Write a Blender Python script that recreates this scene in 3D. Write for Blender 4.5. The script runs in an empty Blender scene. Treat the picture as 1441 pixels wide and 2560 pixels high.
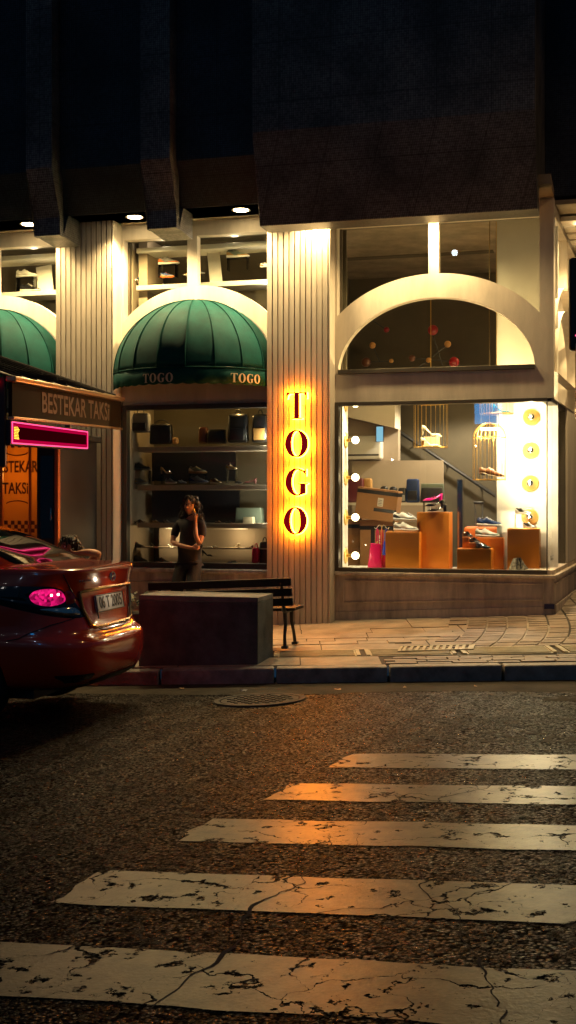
import bpy, bmesh, math, random
from mathutils import Vector, Matrix, noise
R = math.radians
random.seed(7)
SC = bpy.context.scene
COL = SC.collection

# ------------------------------------------------------------------ camera
CAMZ, FPX, CX, HY = 1.72, 3000.0, 720.5, 1250.0
cam_d = bpy.data.cameras.new('camera')
cam = bpy.data.objects.new('camera', cam_d)
COL.objects.link(cam)
cam.location = (0, 0, CAMZ)
cam.rotation_euler = (R(90), 0, 0)
cam_d.sensor_fit = 'HORIZONTAL'
cam_d.sensor_width = 24.0
cam_d.lens = 24.0 * FPX / 1441.0
cam_d.shift_y = -30.0 / 1441.0
cam_d.clip_end = 300
SC.camera = cam
# ------------------------------------------------------------------ world, exposure
w = bpy.data.worlds.new('World')
SC.world = w
w.use_nodes = True
wb = w.node_tree.nodes['Background']
wb.inputs[0].default_value = (0.05, 0.17, 0.34, 1)
wb.inputs[1].default_value = 0.11
SC.view_settings.view_transform = 'Standard'
SC.view_settings.look = 'None'
SC.view_settings.exposure = 0.0
SC.view_settings.gamma = 1.0
SC.cycles.use_denoising = True
SC.cycles.max_bounces = 8
SC.cycles.transparent_max_bounces = 16
SC.cycles.sample_clamp_indirect = 6.0
SC.cycles.caustics_reflective = False
SC.cycles.caustics_refractive = False

# ------------------------------------------------------------------ street frame: u along the facade, v into the building
TAN = 0.2727
TH = math.atan(TAN)
CO, SI = math.cos(TH), math.sin(TH)
YF = 15.6

def W(u, v, z):
    return Vector((u * CO + v * SI, YF - u * SI + v * CO, z))

def F(px, py, v):
    """pixel of the photograph -> (u, z) on the vertical plane at depth v"""
    a = (px - CX) / FPX
    t = (v + YF * CO) / (a * SI + CO)
    x = a * t
    return x * CO - (t - YF) * SI, CAMZ - (py - HY) / FPX * t

def U(px, v): return F(px, HY, v)[0]
def Z(px, py, v): return F(px, py, v)[1]

def base(ye):
    if ye < 5.5: return 0.0
    return -0.02 * (ye - 5.5)

def road_z(x, y): return 0.053 * x + base(y + TAN * x)
KERB = 12.1
KH = 0.15
def walk_z(x, y):
    ye = y + TAN * x
    return 0.053 * x + base(KERB) + KH + 0.024 * (ye - KERB)
def wz(u, v):
    p = W(u, v, 0)
    return walk_z(p.x, p.y)
def G(px, py, fn=road_z):
    a = (px - CX) / FPX; b = (HY - py) / FPX
    lo, hi = 1.0, 60.0
    for _ in range(60):
        m = (lo + hi) / 2
        if CAMZ + b * m > fn(a * m, m): lo = m
        else: hi = m
    return a * lo, lo

# ------------------------------------------------------------------ materials
def mat(name, col=(.5, .5, .5), rough=.6, metal=0, var=0.0, vscale=3.0, bump=0.0, bscale=60.0, emit=None, estr=0.0,
        coat=0.0, spec=0.5, col2=None, trans=0.0, detail=4, streak=0.0):
    m = bpy.data.materials.new(name)
    m.use_nodes = True
    nt = m.node_tree; N = nt.nodes; L = nt.links
    b = N['Principled BSDF']
    b.inputs['Base Color'].default_value = (*col, 1)
    b.inputs['Roughness'].default_value = rough
    b.inputs['Metallic'].default_value = metal
    b.inputs['Coat Weight'].default_value = coat
    b.inputs['Coat Roughness'].default_value = 0.04
    b.inputs['Specular IOR Level'].default_value = spec
    b.inputs['Transmission Weight'].default_value = trans
    if emit:
        b.inputs['Emission Color'].default_value = (*emit, 1)
        b.inputs['Emission Strength'].default_value = estr
    tc = N.new('ShaderNodeTexCoord')
    if var or col2:
        no = N.new('ShaderNodeTexNoise'); no.inputs['Scale'].default_value = vscale; no.inputs['Detail'].default_value = detail
        no.inputs['Roughness'].default_value = .65
        if streak:
            mp = N.new('ShaderNodeMapping'); mp.inputs['Scale'].default_value = (1, 1, streak); L.new(tc.outputs['Object'], mp.inputs[0]); L.new(mp.outputs[0], no.inputs['Vector'])
        else: L.new(tc.outputs['Object'], no.inputs['Vector'])
        r = N.new('ShaderNodeValToRGB')
        r.color_ramp.elements[0].position = .3; r.color_ramp.elements[1].position = .7
        c2 = col2 if col2 else tuple(c * (1 - var) for c in col)
        r.color_ramp.elements[0].color = (*c2, 1)
        r.color_ramp.elements[1].color = (*(min(1, c * (1 + var * .4)) for c in col), 1)
        L.new(no.outputs['Fac'], r.inputs['Fac']); L.new(r.outputs['Color'], b.inputs['Base Color'])
    if bump:
        n2 = N.new('ShaderNodeTexNoise'); n2.inputs['Scale'].default_value = bscale; n2.inputs['Detail'].default_value = 5
        L.new(tc.outputs['Object'], n2.inputs['Vector'])
        bp = N.new('ShaderNodeBump'); bp.inputs['Strength'].default_value = bump; bp.inputs['Distance'].default_value = .01
        L.new(n2.outputs['Fac'], bp.inputs['Height']); L.new(bp.outputs['Normal'], b.inputs['Normal'])
    return m

def emis(name, col, s):
    m = bpy.data.materials.new(name); m.use_nodes = True
    nt = m.node_tree; nt.nodes.clear()
    e = nt.nodes.new('ShaderNodeEmission'); e.inputs[0].default_value = (*col, 1); e.inputs[1].default_value = s
    o = nt.nodes.new('ShaderNodeOutputMaterial'); nt.links.new(e.outputs[0], o.inputs[0])
    return m

def glass_mat(name, tint=(1, 1, 1), k=1.0, rough=0.0):
    m = bpy.data.materials.new(name); m.use_nodes = True
    nt = m.node_tree; N = nt.nodes; L = nt.links; N.clear()
    o = N.new('ShaderNodeOutputMaterial')
    mx = N.new('ShaderNodeMixShader'); fr = N.new('ShaderNodeFresnel'); fr.inputs[0].default_value = 1.5
    mul = N.new('ShaderNodeMath'); mul.operation = 'MULTIPLY'; mul.inputs[1].default_value = k; mul.use_clamp = True
    t = N.new('ShaderNodeBsdfTransparent'); t.inputs[0].default_value = (*tint, 1)
    g = N.new('ShaderNodeBsdfGlossy'); g.inputs['Roughness'].default_value = rough
    L.new(fr.outputs[0], mul.inputs[0]); L.new(mul.outputs[0], mx.inputs[0]); L.new(t.outputs[0], mx.inputs[1]); L.new(g.outputs[0], mx.inputs[2])
    L.new(mx.outputs[0], o.inputs[0])
    return m

def tile_mat(name, col, grout, sc=36.0, bump=.8):
    """small square mosaic tiles (object x,z / y,z by generated mix), dirt stains"""
    m = bpy.data.materials.new(name); m.use_nodes = True
    nt = m.node_tree; N = nt.nodes; L = nt.links
    b = N['Principled BSDF']; b.inputs['Roughness'].default_value = .45
    tc = N.new('ShaderNodeTexCoord'); sx = N.new('ShaderNodeSeparateXYZ'); L.new(tc.outputs['Object'], sx.inputs[0])
    geo = N.new('ShaderNodeNewGeometry')
    def grid(axis):
        a = N.new('ShaderNodeMath'); a.operation = 'MULTIPLY'; a.inputs[1].default_value = sc; L.new(axis, a.inputs[0])
        f = N.new('ShaderNodeMath'); f.operation = 'FRACT'; L.new(a.outputs[0], f.inputs[0])
        s = N.new('ShaderNodeMath'); s.operation = 'SUBTRACT'; s.inputs[1].default_value = .5; L.new(f.outputs[0], s.inputs[0])
        ab = N.new('ShaderNodeMath'); ab.operation = 'ABSOLUTE'; L.new(s.outputs[0], ab.inputs[0])
        g = N.new('ShaderNodeMath'); g.operation = 'LESS_THAN'; g.inputs[1].default_value = .36; L.new(ab.outputs[0], g.inputs[0])
        return g.outputs[0]
    ad = N.new('ShaderNodeMath'); ad.operation = 'ADD'; L.new(sx.outputs[0], ad.inputs[0]); L.new(sx.outputs[1], ad.inputs[1])
    gx, gz = grid(ad.outputs[0]), grid(sx.outputs[2])
    mu = N.new('ShaderNodeMath'); mu.operation = 'MULTIPLY'; L.new(gx, mu.inputs[0]); L.new(gz, mu.inputs[1])
    wn = N.new('ShaderNodeTexVoronoi'); wn.inputs['Scale'].default_value = sc; wn.inputs['Randomness'].default_value = 0
    L.new(tc.outputs['Object'], wn.inputs['Vector'])
    no = N.new('ShaderNodeTexNoise'); no.inputs['Scale'].default_value = 1.3; no.inputs['Detail'].default_value = 6; L.new(tc.outputs['Object'], no.inputs['Vector'])
    cr = N.new('ShaderNodeValToRGB'); cr.color_ramp.elements[0].position = .35; cr.color_ramp.elements[1].position = .62
    cr.color_ramp.elements[0].color = (.35, .35, .35, 1); cr.color_ramp.elements[1].color = (1, 1, 1, 1); L.new(no.outputs['Fac'], cr.inputs[0])
    mx = N.new('ShaderNodeMix'); mx.data_type = 'RGBA'; mx.inputs[6].default_value = (*grout, 1); mx.inputs[7].default_value = (*col, 1)
    L.new(mu.outputs[0], mx.inputs[0])
    bw = N.new('ShaderNodeSeparateColor'); L.new(wn.outputs['Color'], bw.inputs[0])
    rr = N.new('ShaderNodeMapRange'); rr.inputs[3].default_value = .55; rr.inputs[4].default_value = 1.25; L.new(bw.outputs[0], rr.inputs[0])
    m2 = N.new('ShaderNodeMix'); m2.data_type = 'RGBA'; m2.blend_type = 'MULTIPLY'; m2.inputs[0].default_value = 1
    L.new(mx.outputs[2], m2.inputs[6]); L.new(rr.outputs[0], m2.inputs[7])
    m3 = N.new('ShaderNodeMix'); m3.data_type = 'RGBA'; m3.blend_type = 'MULTIPLY'; m3.inputs[0].default_value = 1
    L.new(m2.outputs[2], m3.inputs[6]); L.new(cr.outputs[0], m3.inputs[7]); L.new(m3.outputs[2], b.inputs['Base Color'])
    def big(axis, k, ph):
        a = N.new('ShaderNodeMath'); a.operation = 'MULTIPLY_ADD'; a.inputs[1].default_value = k; a.inputs[2].default_value = ph; L.new(axis, a.inputs[0])
        f = N.new('ShaderNodeMath'); f.operation = 'FRACT'; L.new(a.outputs[0], f.inputs[0])
        g = N.new('ShaderNodeMath'); g.operation = 'GREATER_THAN'; g.inputs[1].default_value = .022; L.new(f.outputs[0], g.inputs[0]); return g.outputs[0]
    b1, b2 = big(ad.outputs[0], 1.55, .2), big(sx.outputs[2], 1.35, .1)
    m5 = N.new('ShaderNodeMath'); m5.operation = 'MULTIPLY'; L.new(b1, m5.inputs[0]); L.new(b2, m5.inputs[1])
    m6 = N.new('ShaderNodeMapRange'); m6.inputs[3].default_value = .55; L.new(m5.outputs[0], m6.inputs[0])
    m4 = N.new('ShaderNodeMix'); m4.data_type = 'RGBA'; m4.blend_type = 'MULTIPLY'; m4.inputs[0].default_value = 1
    L.new(m3.outputs[2], m4.inputs[6]); L.new(m6.outputs[0], m4.inputs[7]); L.new(m4.outputs[2], b.inputs['Base Color'])
    bp = N.new('ShaderNodeBump'); bp.inputs['Strength'].default_value = bump; bp.inputs['Distance'].default_value = .004
    L.new(mu.outputs[0], bp.inputs['Height']); L.new(bp.outputs[0], b.inputs['Normal'])
    return m

def asphalt_mat():
    m = bpy.data.materials.new('asphalt'); m.use_nodes = True
    nt = m.node_tree; N = nt.nodes; L = nt.links
    b = N['Principled BSDF']
    tc = N.new('ShaderNodeTexCoord')
    v1 = N.new('ShaderNodeTexVoronoi'); v1.inputs['Scale'].default_value = 54; L.new(tc.outputs['Object'], v1.inputs['Vector'])
    v2 = N.new('ShaderNodeTexVoronoi'); v2.inputs['Scale'].default_value = 130; L.new(tc.outputs['Object'], v2.inputs['Vector'])
    n1 = N.new('ShaderNodeTexNoise'); n1.inputs['Scale'].default_value = .9; n1.inputs['Detail'].default_value = 6; L.new(tc.outputs['Object'], n1.inputs['Vector'])
    sc = N.new('ShaderNodeSeparateColor'); L.new(v1.outputs['Color'], sc.inputs[0])
    cr = N.new('ShaderNodeValToRGB'); e = cr.color_ramp.elements
    e[0].position = .0; e[0].color = (.004, .004, .006, 1); e[1].position = 1; e[1].color = (.11, .085, .048, 1)
    x = e.new(.62); x.color = (.010, .010, .010, 1)
    L.new(sc.outputs[0], cr.inputs[0])
    # tar between the stones
    dr = N.new('ShaderNodeMapRange'); dr.inputs[1].default_value = .30; dr.inputs[2].default_value = .55; dr.inputs[3].default_value = 1; dr.inputs[4].default_value = 0.12
    L.new(v1.outputs['Distance'], dr.inputs[0])
    mx = N.new('ShaderNodeMix'); mx.data_type = 'RGBA'; mx.blend_type = 'MULTIPLY'; mx.inputs[0].default_value = 1
    L.new(cr.outputs[0], mx.inputs[6]); L.new(dr.outputs[0], mx.inputs[7])
    ds = N.new('ShaderNodeValToRGB'); ds.color_ramp.elements[0].position = .42; ds.color_ramp.elements[1].position = .64
    L.new(n1.outputs['Fac'], ds.inputs[0])
    m2 = N.new('ShaderNodeMix'); m2.data_type = 'RGBA'; m2.inputs[7].default_value = (.020, .017, .011, 1)
    k = N.new('ShaderNodeMath'); k.operation = 'MULTIPLY'; k.inputs[1].default_value = .55; L.new(ds.outputs[0], k.inputs[0])
    L.new(k.outputs[0], m2.inputs[0]); L.new(mx.outputs[2], m2.inputs[6]); L.new(m2.outputs[2], b.inputs['Base Color'])
    rr = N.new('ShaderNodeMapRange'); rr.inputs[3].default_value = .20; rr.inputs[4].default_value = .46; L.new(sc.outputs[1], rr.inputs[0])
    L.new(rr.outputs[0], b.inputs['Roughness'])
    sp = N.new('ShaderNodeMapRange'); sp.inputs[1].default_value = .20; sp.inputs[2].default_value = .38; sp.inputs[3].default_value = .62; sp.inputs[4].default_value = .03
    L.new(v1.outputs['Distance'], sp.inputs[0])
    spc = N.new('ShaderNodeMapRange'); spc.inputs[1].default_value = .25; spc.inputs[2].default_value = .75; spc.inputs[3].default_value = .04; spc.inputs[4].default_value = 2.6; L.new(sc.outputs[2], spc.inputs[0])
    spm = N.new('ShaderNodeMath'); spm.operation = 'MULTIPLY'; L.new(sp.outputs[0], spm.inputs[0]); L.new(spc.outputs[0], spm.inputs[1]); L.new(spm.outputs[0], b.inputs['Specular IOR Level'])
    sm = N.new('ShaderNodeMath'); sm.operation = 'MULTIPLY_ADD'; sm.inputs[1].default_value = .35; L.new(v2.outputs['Distance'], sm.inputs[0]); L.new(v1.outputs['Distance'], sm.inputs[2])
    bp = N.new('ShaderNodeBump'); bp.inputs['Strength'].default_value = 1.0; bp.inputs['Distance'].default_value = .008; bp.invert = True
    L.new(sm.outputs[0], bp.inputs['Height']); L.new(bp.outputs[0], b.inputs['Normal'])
    return m

def paint_mat(name, wear, col=(.62, .58, .5), rough=.30):
    """worn road paint: cracks and missing flakes are see-through to the asphalt"""
    m = bpy.data.materials.new(name); m.use_nodes = True
    nt = m.node_tree; N = nt.nodes; L = nt.links
    b = N['Principled BSDF']; b.inputs['Roughness'].default_value = rough; b.inputs['Specular IOR Level'].default_value = .9 if rough < .5 else .3
    o = N['Material Output']
    tc = N.new('ShaderNodeTexCoord')
    nz = N.new('ShaderNodeTexNoise'); nz.inputs['Scale'].default_value = 3.2; nz.inputs['Detail'].default_value = 7; L.new(tc.outputs['Object'], nz.inputs['Vector'])
    wv = N.new('ShaderNodeVectorMath'); wv.operation = 'MULTIPLY_ADD'; wv.inputs[1].default_value = (.75, .75, 0)
    L.new(nz.outputs['Color'], wv.inputs[0]); L.new(tc.outputs['Object'], wv.inputs[2])
    vo = N.new('ShaderNodeTexVoronoi'); vo.feature = 'DISTANCE_TO_EDGE'; vo.inputs['Scale'].default_value = 2.3; L.new(wv.outputs[0], vo.inputs['Vector'])
    n2 = N.new('ShaderNodeTexNoise'); n2.inputs['Scale'].default_value = 1.7; n2.inputs['Detail'].default_value = 3; L.new(tc.outputs['Object'], n2.inputs['Vector'])
    th = N.new('ShaderNodeMapRange'); th.inputs[1].default_value = .45; th.inputs[2].default_value = .72; th.inputs[3].default_value = .0015; th.inputs[4].default_value = .045; L.new(n2.outputs['Fac'], th.inputs[0])
    ck = N.new('ShaderNodeMath'); ck.operation = 'GREATER_THAN'; L.new(vo.outputs['Distance'], ck.inputs[0]); L.new(th.outputs[0], ck.inputs[1])
    n3 = N.new('ShaderNodeTexNoise'); n3.inputs['Scale'].default_value = 9; n3.inputs['Detail'].default_value = 8; n3.inputs['Roughness'].default_value = .7; L.new(tc.outputs['Object'], n3.inputs['Vector'])
    fl = N.new('ShaderNodeMath'); fl.operation = 'GREATER_THAN'; fl.inputs[1].default_value = wear; L.new(n3.outputs['Fac'], fl.inputs[0])
    mk = N.new('ShaderNodeMath'); mk.operation = 'MULTIPLY'; L.new(ck.outputs[0], mk.inputs[0]); L.new(fl.outputs[0], mk.inputs[1])
    cr = N.new('ShaderNodeValToRGB'); cr.color_ramp.elements[0].position = .3; cr.color_ramp.elements[1].position = .62
    cr.color_ramp.elements[0].color = (*(c * .25 for c in col), 1); cr.color_ramp.elements[1].color = (*col, 1)
    n4 = N.new('ShaderNodeTexNoise'); n4.inputs['Scale'].default_value = 5; n4.inputs['Detail'].default_value = 9; n4.inputs['Roughness'].default_value = .75; L.new(tc.outputs['Object'], n4.inputs['Vector'])
    L.new(n4.outputs['Fac'], cr.inputs[0]); L.new(cr.outputs[0], b.inputs['Base Color'])
    n5 = N.new('ShaderNodeTexNoise'); n5.inputs['Scale'].default_value = 55; n5.inputs['Detail'].default_value = 5; L.new(tc.outputs['Object'], n5.inputs['Vector'])
    bp = N.new('ShaderNodeBump'); bp.inputs['Strength'].default_value = .35; bp.inputs['Distance'].default_value = .006; L.new(n5.outputs['Fac'], bp.inputs['Height']); L.new(bp.outputs[0], b.inputs['Normal'])
    t = N.new('ShaderNodeBsdfTransparent'); mx = N.new('ShaderNodeMixShader')
    L.new(mk.outputs[0], mx.inputs[0]); L.new(t.outputs[0], mx.inputs[1]); L.new(b.outputs[0], mx.inputs[2]); L.new(mx.outputs[0], o.inputs[0])
    return m

def check_mat(name, c1, c2, s):
    m = mat(name, c1, .5)
    nt = m.node_tree; N = nt.nodes; L = nt.links
    tc = N.new('ShaderNodeTexCoord'); ch = N.new('ShaderNodeTexChecker'); ch.inputs['Scale'].default_value = s
    ch.inputs[1].default_value = (*c1, 1); ch.inputs[2].default_value = (*c2, 1)
    ad = N.new('ShaderNodeVectorMath'); ad.operation = 'ADD'; ad.inputs[1].default_value = (.013, .017, .011)
    L.new(tc.outputs['Object'], ad.inputs[0]); L.new(ad.outputs[0], ch.inputs[0]); L.new(ch.outputs[0], N['Principled BSDF'].inputs['Base Color'])
    return m

M = dict(
    asphalt=asphalt_mat(),
    paint=paint_mat('road_paint', .41, (.30, .215, .10), .32), paint_old=paint_mat('worn_road_paint', .54, (.05, .042, .03), .7), gutter=mat('fine_gutter_asphalt', (.055, .047, .034), .85, spec=.15, var=.7, vscale=2.5, bump=.8, bscale=110, detail=9),
    concrete=mat('concrete', (.20, .205, .2), .85, var=.6, vscale=3.5, detail=9, bump=.6, bscale=90),
    shadeconcrete=mat('shaded_concrete', (.115, .125, .125), .9, var=.5, vscale=3.5, detail=9, bump=.6, bscale=90, spec=.2),
    kerb=mat('kerb_stone', (.30, .28, .25), .7, var=.5, vscale=6, bump=.5, bscale=50),
    slab=mat('paving_slab', (.31, .26, .20), .62, var=.5, vscale=2.2, bump=.5, bscale=45),
    slab2=mat('paving_block', (.25, .195, .15), .62, var=.45, vscale=4, bump=.5, bscale=60),
    joint=mat('paving_joint', (.045, .04, .035), .9, var=.3, bump=.5),
    tactile=mat('tactile_paving', (.42, .37, .24), .55, var=.35, vscale=5, bump=.3),
    plaster=mat('cream_plaster', (.66, .59, .49), .75, var=.26, vscale=3.5, streak=.22, detail=7, bump=.25, bscale=120),
    plaster_in=mat('inner_plaster', (.62, .55, .44), .8, var=.08, vscale=2, bump=.1, bscale=90),
    dado=mat('dado_plaster', (.66, .55, .44), .7, var=.55, vscale=5.5, streak=.16, detail=7, bump=.3, bscale=80),
    tile=tile_mat('shade_dark_tile', (.055, .065, .085), (.015, .016, .022)), tile_block=tile_mat('mosaic_tile_block', (.17, .168, .16), (.07, .068, .064), bump=.5),  # first tile: the recessed upper wall's shade put into a darker colour
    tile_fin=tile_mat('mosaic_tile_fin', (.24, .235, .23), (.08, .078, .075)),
    soffit=mat('soffit_board', (.30, .24, .17), .8, var=.4, vscale=3, bump=.3),
    frame=mat('dark_window_frame', (.035, .033, .03), .4, var=.3),
    bronze=mat('bronze_window_frame', (.10, .085, .06), .42, metal=.3, var=.2),
    glass=glass_mat('window_glass', (.93, .95, .93), 1.0),
    glass_dim=glass_mat('tinted_window_glass', (.9, .92, .88), .12),
    glass_up=glass_mat('upper_window_glass', (.92, .93, .9), .22),
    glass_side=glass_mat('side_window_glass', (.95, .95, .92), .22),
    acrylic=glass_mat('clear_acrylic', (.86, .88, .86), 1.6, .03),
    white=mat('white_board', (.72, .70, .64), .55, var=.06, bump=.05),
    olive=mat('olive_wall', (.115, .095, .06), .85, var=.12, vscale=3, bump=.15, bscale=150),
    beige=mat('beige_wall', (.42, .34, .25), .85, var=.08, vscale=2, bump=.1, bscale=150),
    plinth=mat('orange_plinth', (.78, .26, .02), .45, var=.1, vscale=2, bump=.04),
    green=mat('green_canvas', (.0, .046, .042), .7, spec=.12, var=.3, vscale=5, bump=.3, bscale=260),
    seam=mat('green_piping', (.0, .03, .026), .8, spec=.08),
    lettergrey=mat('pale_lettering', (.42, .38, .26), .5),
    red=mat('sign_red', (.6, .004, .012), .25, coat=.6, emit=(1, .0, .02), estr=.09),  # faint emission added to brighten the unlit letter faces
    halo=emis('sign_halo_light', (1.0, .25, .006), 140),
    bulb=emis('bulb_light', (1, .72, .38), 55),
    bulbglass=mat('bulb_glass', (.95, .93, .88), .06, trans=.9),
    gold=mat('brass', (.80, .50, .12), .28, metal=1, var=.1),
    chrome=mat('chrome', (.75, .74, .7), .12, metal=1),
    steel=mat('grey_steel', (.3, .3, .3), .35, metal=.9),
    black=mat('black_leather', (.012, .012, .014), .35, var=.2, bump=.15, bscale=200, coat=.1),
    patent=mat('black_patent', (.008, .008, .01), .08, coat=1),
    navy=mat('navy_leather', (.012, .035, .13), .35, bump=.1),
    bluereflectshoe=mat('blue_reflection_leather', (.01, .30, .62), .3, bump=.1),  # blue of the reflected sign put into the leather colour
    whiteleather=mat('white_leather', (.75, .73, .68), .45, bump=.1, bscale=150),
    cream=mat('cream_leather', (.72, .60, .38), .35, bump=.1),
    grey=mat('grey_suede', (.22, .21, .2), .7, bump=.2, bscale=200),
    tan=mat('tan_leather', (.42, .23, .07), .45, bump=.1),
    brown=mat('brown_leather', (.11, .035, .012), .3, bump=.1, coat=.4),
    orange=mat('orange_suede', (.62, .15, .02), .6, bump=.15),
    olivegreen=mat('grey_green_leather', (.16, .2, .15), .5, bump=.15),
    magenta=mat('magenta_patent', (.72, .01, .28), .15, coat=.8),
    pinkbag=mat('crimson_leather', (.62, .01, .06), .35, bump=.15),
    bluebag=mat('cobalt_leather', (.02, .05, .5), .35, bump=.15),
    crimsonbag=mat('crimson_pink_leather', (.62, .006, .11), .3, bump=.15),
    platepaint=mat('gilt_plate', (.90, .62, .20), .42, metal=.35),
    maroon=mat('maroon_leather', (.10, .012, .014), .45, bump=.15),
    card=mat('cardboard', (.37, .19, .075), .85, var=.15, vscale=4, bump=.15, bscale=90),
    tape=mat('black_tape', (.03, .028, .025), .25, var=.2),
    paper=mat('white_paper', (.78, .76, .7), .7),
    ink=mat('black_ink', (.02, .02, .02), .5),
    carpaint=mat('orange_car_paint', (.62, .036, .003), .2, var=.03, coat=1.0),
    carglass=mat('dark_car_glass', (.008, .008, .009), .04, coat=1),
    rubber=mat('tyre_rubber', (.015, .015, .015), .8, bump=.3),
    carblack=mat('black_plastic', (.012, .012, .012), .4),
    wood=mat('dark_bench_wood', (.014, .011, .010), .6, spec=.2, var=.4, vscale=9, bump=.3),
    iron=mat('cast_iron', (.018, .018, .018), .45, bump=.3),
    manhole=mat('cast_manhole', (.022, .020, .018), .75, metal=.0, var=.3, bump=.3),
    skin=mat('skin', (.38, .19, .11), .5, var=.1, bump=.05),
    hair=mat('dark_hair', (.008, .006, .005), .45, bump=.8, bscale=60),
    cloth=mat('black_cloth', (.005, .005, .008), .8, bump=.3, bscale=90),
    lips=mat('lips', (.35, .08, .06), .4),
    kiosk=mat('dark_kiosk_panel', (.012, .012, .016), .5, var=.3),
    canopy=mat('striped_canopy', (.09, .065, .04), .6, var=.3, bump=.2),
    signboard=mat('olive_sign_board', (.013, .010, .004), .85, spec=.12, var=.2),
    signletter=mat('brown_sign_letter', (.045, .025, .010), .5),
    foliage=mat('dark_foliage', (.03, .05, .02), .6, var=.4),
    signal=mat('signal_housing', (.028, .024, .008), .4, var=.15),
    redball=mat('red_ball', (.25, .008, .01), .3, coat=.3), tanball=mat('tan_ball', (.45, .22, .06), .4),
    bulbmat=emis('bulb_glow', (1, .78, .45), 14),
    bulbsilver=mat('silvered_bulb', (.8, .78, .74), .08, metal=1),
    pattern=mat('patterned_cloth', (.62, .52, .36), .7, col2=(.12, .09, .06), vscale=28, detail=1),
    orangepost=mat('orange_post', (.5, .13, .02), .5), amberink=mat('amber_lettering', (.16, .045, .005), .5),
    brassrail=mat('aluminium_rail', (.5, .36, .22), .32, metal=.8, var=.1), redlamp=mat('red_lamp', (.5, .005, .01), .3, emit=(1, .01, .03), estr=1.2), redsign=emis('red_sign_light', (1, .03, .01), 1.2),
    darkred=mat('led_panel', (.004, .0, .002), .8, spec=0, emit=(1, 0, .04), estr=.022), pink=emis('pink_led', (1, .06, .20), 2.4), pinkhaze=emis('pink_haze_glow', (1, .0, .09), .45), yellowled=emis('yellow_led', (1, .55, .05), 2.5),
    carblackgloss=mat('black_gloss', (.008, .008, .009), .08, coat=1), pinklens=mat('lit_tail_lens', (.5, .0, .1), .15, coat=1, emit=(1, .01, .2), estr=.35, bump=.3, bscale=26), hotpink=emis('lamp_filament', (1, .45, .45), 9),
    redlens=mat('red_tail_lens', (.28, .004, .02), .12, coat=1), amberchrome=mat('polished_trim', (.8, .5, .22), .18, metal=.9),
    bluepaint=mat('navy_plate', (.008, .014, .09), .3),
)

def translucent_mat(name, col):
    m = bpy.data.materials.new(name); m.use_nodes = True
    nt = m.node_tree; N = nt.nodes; L = nt.links; N.clear()
    o = N.new('ShaderNodeOutputMaterial'); t = N.new('ShaderNodeBsdfTranslucent'); d = N.new('ShaderNodeBsdfPrincipled'); mx = N.new('ShaderNodeMixShader')
    t.inputs[0].default_value = (*col, 1); d.inputs['Base Color'].default_value = (*[c * .5 for c in col], 1); d.inputs['Roughness'].default_value = .15
    mx.inputs[0].default_value = .35; L.new(t.outputs[0], mx.inputs[1]); L.new(d.outputs[0], mx.inputs[2]); L.new(mx.outputs[0], o.inputs[0])
    return m
M['amberglass'] = translucent_mat('frosted_amber_glass', (.75, .45, .14))
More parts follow.
